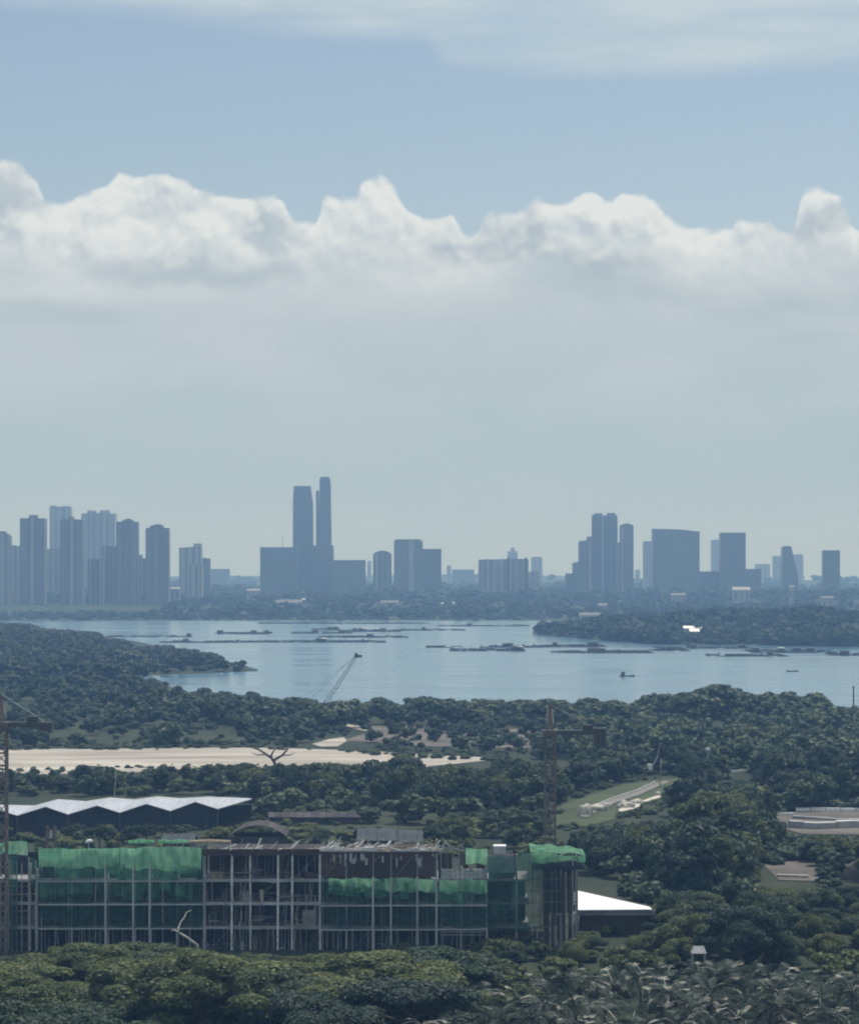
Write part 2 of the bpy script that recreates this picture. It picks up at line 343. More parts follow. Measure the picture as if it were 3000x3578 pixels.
def make_ground():
    us = np.concatenate([np.linspace(-0.75,-0.2,24)[:-1], np.linspace(-0.2,0.2,330), np.linspace(0.2,0.75,24)[1:]])
    ds = np.concatenate([np.geomspace(40, 700, 60)[:-1], np.linspace(700,1400,110)[:-1], np.linspace(1400,2900,120)[:-1], np.geomspace(2900,8000,60)])
    U, D = np.meshgrid(us, ds); x = (U*D).ravel(); y = D.ravel(); z = terrain(x, y)
    nx = len(us); ny = len(ds); a = (np.arange(ny-1)[:,None]*nx+np.arange(nx-1)[None,:]).ravel()
    q = np.stack([a, a+1, a+1+nx, a+nx], 1)
    m, b, o = new_mat('ground'); g = b.node('ShaderNodeNewGeometry')
    n1 = b.noise(g.outputs['Position'], 0.012, 6, 0.6); n2 = b.noise(g.outputs['Position'], 0.11, 6, 0.6)
    c = b.mix(b.step(n1, 0.35, 0.65), (0.026,0.036,0.025), (0.046,0.055,0.033)); c = b.mix(b.step(n2, 0.56, 0.78), c, (0.070,0.066,0.048))
    p = b.node('ShaderNodeBsdfPrincipled'); b.l.new(c, p.inputs['Base Color']); p.inputs['Roughness'].default_value = 0.95; p.inputs['Specular IOR Level'].default_value = 0.1
    b.l.new(p.outputs[0], o.inputs[0])
    tag(put('ground', mesh_arrays('ground', np.stack([x,y,z],1), q, None, [m], True)), kind='structure')
make_ground()
def make_water():
    m, b, o = new_mat('water'); g = b.node('ShaderNodeNewGeometry')
    mp = b.node('ShaderNodeMapping'); mp.inputs['Scale'].default_value = (0.006, 0.03, 1); b.l.new(g.outputs['Position'], mp.inputs[0])
    n = b.noise(mp.outputs[0], 1.0, 5, 0.6)
    mp2 = b.node('ShaderNodeMapping'); mp2.inputs['Scale'].default_value = (0.25, 0.5, 1); b.l.new(g.outputs['Position'], mp2.inputs[0])
    n2 = b.noise(mp2.outputs[0], 1.0, 4, 0.6)
    p = b.node('ShaderNodeBsdfPrincipled'); p.inputs['Base Color'].default_value = (0.06,0.15,0.23,1)
    b.put(p.inputs['Roughness'], b.m('MULTIPLY_ADD', b.step(n, 0.35, 0.65), 0.14, 0.11))
    bp = b.node('ShaderNodeBump'); bp.inputs['Strength'].default_value = 0.12; bp.inputs['Distance'].default_value = 0.5
    b.put(bp.inputs['Height'], n2); b.l.new(bp.outputs[0], p.inputs['Normal']); b.l.new(p.outputs[0], o.inputs[0])
    V = [(-1500,900,0),(1500,900,0),(2300,2950,0),(-2300,2950,0)]
    tag(put('water', mesh_arrays('water', V, [(0,1,2,3)], None, [m])), kind='structure')
make_water()
def hz(x, y): return float(terrain(x, y))

def haze():
    m, b, o = new_mat('haze'); pv = b.node('ShaderNodeVolumePrincipled')
    pv.inputs['Color'].default_value = (*HAZE_COLOR, 1); pv.inputs['Density'].default_value = HAZE_DENSITY
    pv.inputs['Absorption Color'].default_value = (1,1,1,1); pv.inputs['Anisotropy'].default_value = 0.0
    pv.inputs['Density Attribute'].default_value = ''
    b.l.new(pv.outputs[0], o.inputs['Volume'])
    try: m.cycles.homogeneous_volume = True
    except Exception: pass
    k = MB(); k.box(-6300, 6300, -300, 8200, -4.0, 212.0); tag(k.build('haze', m), kind='stuff')
haze()

# ground sheets: patches traced on the flat land
def patch(name, pts, m, lift=0.12, n=14):
    P = [(WX(px, GD(py)), GD(py)) for px, py in pts]
    bm = bmesh.new(); vs = [bm.verts.new((x, y, 0)) for x, y in P]; bm.faces.new(vs)
    bmesh.ops.triangulate(bm, faces=bm.faces[:])
    for _ in range(3): bmesh.ops.subdivide_edges(bm, edges=[e for e in bm.edges if e.calc_length() > 14], cuts=1, use_grid_fill=False); bmesh.ops.triangulate(bm, faces=bm.faces[:])
    for v in bm.verts: v.co.z = hz(v.co.x, v.co.y)+lift+0.03
    me = bpy.data.meshes.new(name); bm.to_mesh(me); bm.free(); me.materials.append(m)
    return tag(put(name, me), kind='structure')
patch('sand_field', [(-500,2632),(0,2632),(150,2628),(350,2630),(600,2626),(900,2626),(1150,2632),(1400,2640),(1560,2650),(1720,2657),(1700,2668),(1480,2690),(1200,2700),(800,2705),(400,2712),(0,2722),(-500,2722)], SAND)
patch('sand_slope', [(1090,2612),(1150,2595),(1200,2588),(1215,2600),(1180,2620),(1120,2622)], SAND)
patch('earth_track', [(1200,2532),(1260,2540),(1300,2556),(1280,2566),(1230,2556),(1205,2544)], SAND)
patch('scrub_clearing', [(1250,2545),(1500,2548),(1900,2560),(1960,2590),(1900,2625),(1500,2620),(1200,2600),(1290,2570)], EARTH)
patch('grass_field', [(1920,2850),(1960,2830),(2060,2790),(2180,2755),(2300,2738),(2420,2730),(2430,2760),(2330,2800),(2200,2860),(2060,2900),(1930,2900)], GRASS)
patch('road', [(2025,2868),(2060,2840),(2130,2812),(2220,2782),(2290,2752),(2330,2744),(2335,2750),(2300,2764),(2230,2794),(2150,2820),(2090,2846),(2050,2872)], ROADM, 0.3)
patch('lower_path', [(2160,2842),(2230,2818),(2290,2796),(2305,2790),(2308,2800),(2270,2818),(2210,2842),(2165,2856)], RUBBLE, 0.3)
patch('earth_terrace', [(2700,2850),(2800,2836),(3200,2836),(3200,2935),(2800,2930),(2740,2910)], EARTH)
patch('earth_yard', [(2640,3010),(2800,2998),(3200,2998),(3200,3110),(2960,3100),(2720,3095)], EARTH)

# ------------------------------------------------------------------ far city
def tower(label, px0, px1, ytop, d, kind='rib', depth=None, crown=(), pale=False, zb=None, shape=None, cat='tower', group=None, name='apartment_tower', top=None, rot=0.0):
    """px0..px1 and ytop are where its face and roof edge stand as seen from the camera's hill, d its distance in metres"""
    x0, x1 = WX(px0, d), WX(px1, d); w = x1-x0; cx = (x0+x1)/2; dep = depth or min(max(w*0.8, 16), 40); zt = WZ(ytop, d)
    g = hz(cx, d)-1.0 if zb is None else zb
    root = thing(name, (cx, d+dep/2, g), label, cat, group)
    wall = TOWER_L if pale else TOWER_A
    if kind == 'taper':
        poly0 = [(x0,d),(x1,d),(x1,d+dep),(x0,d+dep)]; k = MB()
        for (t0, t1) in zip(shape[:-1], shape[1:]):
            za, la, ra = t0; zb_, lb, rb = t1
            X = lambda p: WX(p, d)
            k.prism([(X(la),d),(X(ra),d),(X(ra),d+dep),(X(la),d+dep)], WZ(za,d) if za else g, WZ(zb_,d), [(X(lb),d),(X(rb),d),(X(rb),d+dep),(X(lb),d+dep)])
        k.build('body', TOWER_G, root)
    elif kind == 'glass':
        MB().box(x0, x1, d, d+dep, g, zt).build('body', TOWER_G, root)
        k = MB(); n = int((zt-g)/3.6)
        for i in range(1, n): k.box(x0-.25, x1+.25, d-.25, d+dep+.25, g+i*3.6, g+i*3.6+1.0)
        k.build('floor_band', wall, root)
        for xx in (x0, x1): MB().box(xx-.7, xx+.7, d-.4, d+1.0, g, zt+.5).build('corner_pier', wall, root)
    else:
        MB().box(x0+.4, x1-.4, d+.9, d+dep, g, zt-1.0).build('body', TOWER_G, root)
        n = max(3, int(w/10)); rr = random.Random(int(px0*3+ytop))
        for i in range(n):
            pw = w/n*rr.uniform(.35,.75); a = x0+(i+.5)*w/n-pw/2+rr.uniform(-.1,.1)*w/n
            MB().box(a, a+pw, d-(1.4 if i%2 else -.15), d+dep*.9, g, zt-(1.5 if i in (0, n-1) else 0)).build('pier', TOWER_L if rr.random() < .35 else wall, root)
        k = MB(); m_ = int((zt-g)/3.1)
        for i in range(1, m_): k.box(x0+.2, x1-.2, d+.3, d+1.4, g+i*3.1, g+i*3.1+1.15)
        k.build('spandrel', wall, root)
        for xx, yy in ((x0, 0), (x1-1.2, 0)): MB().box(xx, xx+1.2, d+1, d+dep-1, g, zt-2.2).build('side_wall', wall, root)
    for (a, b_, yt) in crown:
        MB().box(WX(a,d), WX(b_,d), d+dep*.25, d+dep*.75, zt-2.5, WZ(yt,d)).build('roof_crown', wall, root)
    if top == 'slope':
        k = MB(); k.prism([(x0,d+.5),(x1,d+.5),(x1,d+dep-.5),(x0,d+dep-.5)], zt+.003, zt+.6); k.build('parapet', wall, root)
    if top == 'round':
        k = MB(); r = w*.5; k.add([], [])
        pts = [(x0+w*.02+ (w*.96)*i/8, zt+ (w*.16)*math.sin(math.pi*i/8)+.05) for i in range(9)]
        vs = [(x, d+.8, z) for x, z in pts]+[(x, d+dep-.8, z) for x, z in pts]+[(x0+w*.02, d+.8, zt-2),(x1-w*.02, d+.8, zt-2),(x0+w*.02, d+dep-.8, zt-2),(x1-w*.02, d+dep-.8, zt-2)]
        fs = [(i, i+1, i+10, i+9) for i in range(8)]+[tuple(range(9))+(19, 18), tuple(range(9, 18))+(21, 20)]
        k.add(vs, fs).build('curved_roof', wall, root)
    return root
T = tower
NEAR, MID, FARD = 3450, 4000, 5200
T('apartment tower cut off by the left edge of the photo', -70, 24, 1862, NEAR, crown=[(-30,14,1856)])
T('low pale tower just right of the one at the left edge', 26, 70, 1905, 3650, pale=True, crown=[(26,38,1873)])
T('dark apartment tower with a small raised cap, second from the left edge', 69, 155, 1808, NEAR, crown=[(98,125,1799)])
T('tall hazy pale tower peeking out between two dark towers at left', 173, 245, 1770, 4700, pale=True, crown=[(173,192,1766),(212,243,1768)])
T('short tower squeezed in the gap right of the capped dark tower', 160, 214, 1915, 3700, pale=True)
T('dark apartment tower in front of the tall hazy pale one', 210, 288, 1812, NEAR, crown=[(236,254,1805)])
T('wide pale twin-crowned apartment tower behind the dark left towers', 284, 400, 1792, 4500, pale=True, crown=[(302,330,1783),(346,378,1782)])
T('low dark tower in front of the twin-crowned pale one', 306, 358, 1952, 3500)
T('mid-height dark tower before the right half of the twin-crowned pale one', 355, 406, 1906, 3560)
T('dark tower with a pointed cap right of the twin-crowned pale one', 406, 480, 1820, NEAR, crown=[(436,452,1812),(424,462,1816)])
T('short dark tower in the narrow gap between two taller dark towers', 480, 508, 1948, 3600, crown=[(484,495,1938)])
T('rightmost dark apartment tower of the left cluster with a domed cap', 508, 588, 1842, NEAR, crown=[(522,568,1836),(535,560,1832)])
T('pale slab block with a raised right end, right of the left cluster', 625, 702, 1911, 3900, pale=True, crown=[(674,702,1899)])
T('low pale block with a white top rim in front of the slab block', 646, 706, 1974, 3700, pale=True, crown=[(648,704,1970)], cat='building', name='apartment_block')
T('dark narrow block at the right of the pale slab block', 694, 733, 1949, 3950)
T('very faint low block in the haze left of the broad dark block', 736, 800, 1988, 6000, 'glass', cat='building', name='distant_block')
b_ = T('broad dark office block with an antenna, left of the tallest towers', 910, 1042, 1912, MID, 'glass', cat='building', name='office_block')
mk = MB(); x = WX(987, MID+14); mk.bar((x, MID+14, WZ(1915, MID)), (x, MID+14, WZ(1860, MID)), .9, .3); mk.build('antenna', STEELD, b_)
T('tall flat-topped tower that narrows towards its roof', 1023, 1093, 1698, MID+150, 'taper', shape=[(None,1022,1095),(1760,1023,1092),(1698,1026,1084)], name='skyscraper', depth=30)
T('tallest slender tower of the skyline with a rounded slanting top', 1115, 1156, 1668, MID+100, 'taper', shape=[(None,1112,1157),(1900,1114,1157),(1690,1116,1154),(1672,1117,1151),(1666,1122,1148)], name='skyscraper', depth=26)
T('thin pale tower pressed against the left of the tallest tower', 1103, 1113, 1712, MID+104, pale=True, depth=18, name='skyscraper')
T('stepped podium block at the foot of the tallest tower', 1096, 1162, 1906, MID+20, 'glass', crown=[(1104,1154,1896)], cat='building', name='podium_block', depth=50)
T('grey middle block below the flat-topped tower', 1042, 1096, 1925, MID+30, 'glass', cat='building', name='office_block', depth=40)
T('low flat dark block right of the stepped podium', 1164, 1275, 1957, MID-20, 'glass', cat='building', name='office_block')
T('dark narrow tower with a rounded roof, left of the stepped pair', 1303, 1367, 1934, MID, 'rib', top='round')
T('wide dark block, taller half of the stepped pair', 1376, 1476, 1888, MID, 'rib', crown=[(1380,1466,1884)], top='slope', cat='building', name='apartment_block')
T('lower right half of the stepped pair of dark blocks', 1477, 1540, 1918, MID+4, 'glass', cat='building', name='apartment_block')
T('very faint blocks in the haze right of the stepped pair', 1580, 1655, 1990, 6100, 'glass', cat='building', name='distant_block')
T('pale slab block left of the one with the dark vertical stripe', 1672, 1738, 1953, MID-100, pale=True, cat='building', name='apartment_block')
s_ = T('pale slab block with a dark vertical stripe on its face', 1739, 1846, 1951, MID-60, pale=True, cat='building', name='apartment_block')
for a in (1775, 1836): MB().box(WX(a-4, MID-62), WX(a+4, MID-62), MID-62.5, MID-60.8, 6, WZ(1948, MID-60)).build('dark_stripe', STEELD, s_)
T('short block tucked right of the striped slab block', 1849, 1882, 1995, MID-80, pale=True, cat='building', name='apartment_block')
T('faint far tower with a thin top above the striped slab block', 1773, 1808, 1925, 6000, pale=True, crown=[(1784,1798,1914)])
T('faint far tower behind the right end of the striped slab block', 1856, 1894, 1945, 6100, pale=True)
T('low stepped block left of the tall ribbed cluster', 1976, 2021, 2004, MID+100, 'glass', crown=[(2000,2020,1966)], cat='building', name='apartment_block')
T('shorter left member of the tall ribbed cluster', 2022, 2068, 1888, MID, crown=[(2050,2068,1875)])
T('tall ribbed tower, left twin of the pair at right of centre', 2068, 2112, 1797, MID+20, crown=[(2076,2104,1793)])
T('tall ribbed tower, right twin of the pair at right of centre', 2113, 2157, 1799, MID+24, crown=[(2120,2150,1792)])
T('dark tower with a rounded top right of the ribbed twins', 2166, 2213, 1836, MID, top='round')
T('low dark wing between the ribbed twins and the rounded tower', 2152, 2168, 1895, MID-10, depth=20, cat='building', name='apartment_block')
T('hazy narrow tower left of the broadest dark block', 2247, 2282, 1890, 5000, pale=True)
bb = T('broadest dark block of the skyline with a gently sloping roofline', 2283, 2442, 1858, MID, 'glass', cat='building', name='office_block', depth=40)
k = MB(); x0, x1 = WX(2283, MID), WX(2442, MID); z0 = WZ(1858, MID)
k.add([(x0,MID+1,z0),(x1,MID+1,z0),(x1,MID+39,z0),(x0,MID+39,z0),(x0,MID+1,z0+4.9),(x0+(x1-x0)*.6,MID+1,z0+3.6),(x1,MID+1,z0+.4),(x0,MID+39,z0+4.9),(x0+(x1-x0)*.6,MID+39,z0+3.6),(x1,MID+39,z0+.4)],
      [(0,1,6,5,4),(3,7,8,9,2),(4,5,8,7),(5,6,9,8),(0,4,7,3),(1,2,9,6)]).build('sloping_roof', TOWER_A, bb)
T('long low block between the broadest block and the square tower', 2445, 2516, 1997, MID+50, 'glass', cat='building', name='office_block')
T('dark square tower with a paler upper edge, right of the broadest block', 2519, 2603, 1862, MID, 'glass', top='slope')
T('low annex at the right foot of the dark square tower', 2604, 2657, 1988, MID-10, 'glass', cat='building', name='office_block')
T('very faint tower in the haze left of the dark square tower', 2485, 2520, 1885, 6300, pale=True)
T('very faint tower in the haze left of the leaning tower', 2700, 2730, 1942, 6200, pale=True)
T('very faint tower in the haze right of the leaning tower', 2770, 2806, 1936, 6200, pale=True)
T('tower whose right side flares out towards its base', 2732, 2790, 1912, MID+60, 'taper', shape=[(None,2729,2791),(2000,2731,2786),(1945,2733,2771),(1914,2735,2765),(1908,2738,2762)], depth=24)
T('dark plain tower standing alone near the right edge', 2877, 2932, 1923, MID, 'glass')
for px0, px1, yt, dd, lab in ((2010,2024,1962,6300,'thin faint tower beyond the ribbed cluster, left side'),(2220,2236,1990,6400,'tiny faint tower in the gap right of the rounded tower'),(1560,1576,1975,6600,'thin faint tower just right of the stepped pair'),
        (2640,2690,1970,6600,'faint low slab in the haze above the square tower annex'),(1283,1296,1960,6400,'thin faint tower between the flat dark block and the rounded tower'),(100,160,1940,4900,'faint block behind the capped dark tower')):
    T(lab, px0, px1, yt, dd, pale=True, cat='building', name='distant_block', depth=25)

def low_building(label, px, py, wpx, d, hgt, roof=WHITE, wallm=TOWER_L, dep=None, cat='building', pitch=0.25, name='low_building'):
    x, w = WX(px, d), wpx/F*d; z = hz(x, d); dep = dep or w*0.5; zt = WZ(py, d); zb = min(z, zt-hgt)
    root = thing(name, (x, d, zb), label, cat)
    MB().box(x-w/2, x+w/2, d, d+dep, zb, zt-.4).build('wall', wallm, root)
    e = .6; rz = zt-.4+dep*pitch
    k = MB(); k.slab([(x-w/2-e,d-e,zt-.4-e*.3),(x+w/2+e,d-e,zt-.4-e*.3),(x+w/2+e,d+dep/2,rz),(x-w/2-e,d+dep/2,rz)], .25)
    k.slab([(x-w/2-e,d+dep/2+.01,rz),(x+w/2+e,d+dep/2+.01,rz),(x+w/2+e,d+dep+e,zt-.4),(x-w/2-e,d+dep+e,zt-.4)], .25); k.build('roof', roof, root)
    g = MB()
    for i in range(max(2, int(w/6))):
        a = x-w/2+(i+.5)*w/max(2, int(w/6)); g.box(a-1, a+1, d-.12, d+.1, zb+(zt-zb)*.4, zb+(zt-zb)*.75)
    g.build('window', TOWER_G, root)
    return root
low_building('pale low house between the left cluster and the slab block', 610, 2056, 36, 3500, 12, roof=TOWER_L)
low_building('long white-roofed warehouse left of the broad dark office block', 885, 2062, 44, 3600, 10, roof=TOWER_L)
low_building('long pale-roofed hall on the far shore below the broad office block', 1010, 2104, 90, 3300, 5, dep=14, roof=TOWER_A)
low_building('small bright shed with a white roof on the far shore below the tallest tower', 1061, 2092, 12, 3280, 8)
low_building('white-roofed shed right of the stepped pair on the far shore', 1565, 2110, 46, 3250, 8, roof=TOWER_L)
low_building('tiny bright white cabin right beside the white-roofed shed', 1580, 2104, 10, 3240, 12)
low_building('low pale hall on the far shore left of the stepped pair', 1360, 2104, 60, 3300, 5, roof=TOWER_A)
low_building('pale terraced building in the trees below the broadest block', 2370, 2078, 50, 3300, 8, roof=TOWER_A)
low_building('small white roof in the trees left of the broadest block', 2104, 2112, 30, 3000, 8, roof=TOWER_L)
low_building('long white roof low in the trees above the peninsula', 2590, 2060, 60, 3500, 6, dep=16, roof=TOWER_L)
low_building('white gabled house in the trees right of the square tower', 2765, 2048, 18, 3500, 6, roof=TOWER_L)
low_building('pale roofs among trees near the right edge', 2890, 2088, 44, 3100, 5, roof=TOWER_A)
low_building('faint pale house at the right edge among far trees', 2992, 2100, 20, 3000, 6, roof=TOWER_A)
low_building('slim pale house on the slope left above the peninsula', 2060, 2148, 70, 2750, 6, roof=TOWER_A)
low_building('long bright white roof standing in the peninsula trees', 2420, 2193, 62, 1985, 6, dep=7)
low_building('lower short white roof just below the long one on the peninsula', 2426, 2204, 30, 1950, 6, dep=8)
low_building('pale roof half hidden in trees at the peninsula left end', 2010, 2214, 56, 2060, 5, dep=10, roof=TOWER_A)

# ------------------------------------------------------------------ fish farm rafts, boats, posts
def raft(label, px0, px1, py, rows=2, huts=(), pale=(), depth=None):
    d = GD(py); x0, x1 = WX(px0, d), WX(px1, d); dep = depth or (14+12*rows); rr = random.Random(int(px0*7+py))
    root = thing('fish_farm_raft', ((x0+x1)/2, d, 0), label, 'fish farm', 'floating fish farms on the water')
    L = x1-x0; nb = max(3, int(L/6)); k = MB()
    for r in range(rows+1):
        yy = d+r*dep/rows
        for i in range(nb):
            if rr.random() < .12: continue
            a = x0+i*L/nb; w_ = rr.uniform(-.25,.25); k.box(a+.05, a+L/nb-.05, yy-.5+w_, yy+.5+w_, .05, .55+rr.uniform(-.1,.25))
    k.build('walkway', RAFT, root)
    k = MB()
    for i in range(nb+1):
        a = x0+i*L/nb; k.box(a-.3, a+.3, d+.52, d+dep-.52, .10, .45)
    k.build('cross_beam', RAFT, root)
    k = MB()
    for i in range(nb*2):
        a = x0+rr.random()*L; yy = d+rr.randint(0, rows)*dep/rows; h_ = rr.uniform(.9, 1.9); k.box(a-.08, a+.08, yy-.08, yy+.08, .3, h_)
        if rr.random() < .35: k.box(a-rr.uniform(.5,1.6), a+.6, yy-.6, yy+.6, .62, rr.uniform(.9, 1.5))
    k.build('post', RAFT, root)
    for hx in huts:
        a = WX(hx, d); w_ = rr.uniform(2.2, 4); yy = d+dep*.5
        w_ *= .7; hb = MB().box(a-w_, a+w_, yy-2, yy+2, .3, 2.3).build('hut', RAFT, root)
        k = MB(); k.slab([(a-w_-.5,yy-2.6,2.3),(a+w_+.5,yy-2.6,2.3),(a+w_+.5,yy,2.9),(a-w_-.5,yy,2.9)], .12); k.slab([(a-w_-.5,yy+.01,2.9),(a+w_+.5,yy+.01,2.9),(a+w_+.5,yy+2.6,2.3),(a-w_-.5,yy+2.6,2.3)], .12)
        k.build('hut_roof', RAFT_L if hx in pale else ROOFB, hb)
raft('thin floating walkway at left near the headland trees', 366, 662, 2226, 1, [655])
raft('long low raft of fish pens in front of the left thin walkway', 560, 850, 2246, 2, [640])
raft('blocky raft with a dark shelter at the left of the group', 748, 940, 2216, 3, [760, 925, 880])
raft('long raft whose dark edge runs below the blocky raft', 850, 1345, 2245, 2, [1110, 1130], [1130])
raft('crowded raft with huts in the middle of the far water', 1180, 1400, 2208, 3, [1235, 1255, 1268, 1310, 1335], [1268, 1310])
raft('narrow raft left of the crowded hut raft', 1015, 1230, 2214, 1, [1100])
raft('short raft with a shelter just above the crowded raft', 1085, 1185, 2202, 2, [1150, 1170])
raft('long thin raft stretching right from the crowded one', 1390, 1625, 2203, 1, [1480])
raft('raft running behind the long dark-edged one', 1110, 1425, 2228, 2, [1290])
raft('farthest thin raft line close to the far shore at right', 1530, 1850, 2188, 1, [1640])
raft('thin raft reaching left from the peninsula tip', 1488, 1900, 2263, 1, [1770, 1785])
raft('low nearer raft with pale gear below the thin peninsula raft', 1572, 1832, 2275, 2, [1800, 1818], [1818])
raft('raft with many posts directly under the peninsula tip', 1870, 2120, 2262, 3, [1945, 2070, 2085])
raft('solid dark raft at the middle right of the water', 1932, 2282, 2282, 2, [2070, 2090, 2110])
raft('short linked raft right of the solid dark one', 2284, 2410, 2275, 2, [2350])
raft('long raft hugging the peninsula shore', 2290, 2625, 2266, 1, [2430, 2600])
raft('single long thin raft nearest the viewer at right', 2480, 2752, 2294, 1, [2700])
raft('raft with pale huts near the right edge of the water', 2632, 2925, 2281, 3, [2655, 2745, 2800, 2850], [2745])
raft('raft line running out of the right edge', 2905, 3080, 2290, 1, [2960])
raft('thin raft close to the far shore at left of centre', 900, 1500, 2179, 1, [])

def boat(label, px, py, length, cabin):
    d = GD(py); x = WX(px, d); root = thing('boat', (x, d, 0), label, 'boat', None); L = length/2
    n = 9; secs = []
    for i in range(n):
        t = -1+2*i/(n-1); w = .9*(1-max(0, t)**3)*(1-.25*max(0, -t)); sh = .55+.35*max(0, t)**2
        xx = x+t*L; secs += [(xx, d-w, sh), (xx, d-w*.6, -.15), (xx, d+w*.6, -.15), (xx, d+w, sh)]
    k = MB(); fs = []
    for i in range(n-1):
        for j in range(3): fs.append((i*4+j, i*4+j+1, i*4+j+5, i*4+j+4))
        fs.append((i*4+3, i*4, i*4+4, i*4+7))
    fs += [(0,3,2,1), (n*4-4, n*4-3, n*4-2, n*4-1)]
    k.add(secs, fs).build('hull', STEELD, root)
    if cabin:
        MB().box(x-L*.75, x-L*.3, d-.6, d+.6, .62, 2.1).build('cabin', STEELD, root)
        MB().box(x-L*.8, x-L*.25, d-.75, d+.75, 2.12, 2.24).build('cabin_roof', RAFT, root)
        MB().bar((x-L*.55,d,2.2),(x-L*.55,d,3.0),.1).build('mast', STEELD, root)
    else:
        for t in (-.4, .1): MB().box(x+t*L, x+t*L+.3, d-.75, d+.75, .45, .58).build('thwart', TIMBER, root)
        MB().box(x-L-.25, x-L+.15, d-.2, d+.2, .1, 1.1).build('outboard_motor', STEELD, root)
boat('small dark fishing boat with a cabin on the open water right of centre', 2190, 2364, 8.0, True)
boat('tiny dark open boat on the open water near the right edge', 2768, 2347, 6.0, False)

def post():
    d = 915.0; x = WX(2981, d); z = hz(x, d); r = thing('post', (x, d, z), 'dark upright post against the water at the right edge', 'post')
    MB().tube([(x,d,z),(x,d,WZ(2403,d))], [.30,.24], 8).build('shaft', STEELD, r); MB().tube([(x,d,WZ(2403,d)),(x,d,WZ(2398,d))], [.34,.30], 8).build('cap', STEELD, r)
post()

def lattice(k, a, b, w0, w1, n, bar, axis=None):
    a = Vector(a); b = Vector(b); d = (b-a).normalized(); up = Vector((0,0,1)) if abs(d.z) < .9 else Vector((0,1,0))
    u = d.cross(up).normalized(); q = d.cross(u).normalized(); C = []
    for i in range(n+1):
        t = i/n; w = (w0+(w1-w0)*t)/2; c = a.lerp(b, t); C.append([c-u*w-q*w, c+u*w-q*w, c+u*w+q*w, c-u*w+q*w])
    for i in range(n):
        for j in range(4):
            k.bar(C[i][j], C[i+1][j], bar); k.bar(C[i][j], C[i][(j+1)%4], bar*.6)
            k.bar(C[i][j] if i%2 else C[i][(j+1)%4], C[i+1][(j+1)%4] if i%2 else C[i+1][j], bar*.55)

def crawler_crane():
    d = 985.0; foot = P3(1118, 2462, d); foot.z = hz(foot.x, d)+1.6; tip = P3(1246, 2292, d)
    r = thing('crawler_crane', (foot.x, d, foot.z-1.6), 'lattice boom crane leaning right over the water, dark at its tip', 'crane')
    k = MB(); lattice(k, foot, tip, 1.7, 0.9, 12, .16); k.build('boom', RUST, r)
    MB().box(foot.x-4.5, foot.x+.6, d-1.6, d+1.6, foot.z-.5, foot.z+1.4).build('machine_house', STEELD, r)
    MB().box(foot.x-.2, foot.x+1.5, d-2.6, d-1.65, foot.z-.5, foot.z+1.3).build('cab', STEELD, r)
    for s in (-1, 1): MB().box(foot.x-4, foot.x+2, d+s*1.7-.5, d+s*1.7+.5, foot.z-1.6, foot.z-.6).build('track', STEELD, r)
    k = MB(); dirv = (tip-foot).normalized()
    k.hexa([tip+Vector(v) for v in ((-.7,-.7,-.8),(1.0,-.7,-.6),(1.0,.7,-.6),(-.7,.7,-.8),(-.9,-.7,.9),(.1,-.7,1.2),(.1,.7,1.2),(-.9,.7,.9))]); k.bar(tip, tip+Vector((2.0,0,-.1)), .9); k.build('boom_head', STEELD, r)
    gan = foot+Vector((-3.5,0,5)); k = MB(); k.bar(foot+Vector((-3,0,1.4)), gan, .3); k.build('gantry', RUST, r)
    k = MB()
    for s in (-.4, .4): k.bar(tip+Vector((0,s,.8)), gan+Vector((0,s,0)), .10)
    k.bar(tip+Vector((-.4,0,0)), P3(1070, 2432, d), .09); k.build('pendant_line', STEELD, r)
    k = MB(); k.bar(tip+Vector((1.6,0,-.2)), tip+Vector((1.6,0,-4.0)), .07); k.build('hoist_line', STEELD, r)
crawler_crane()

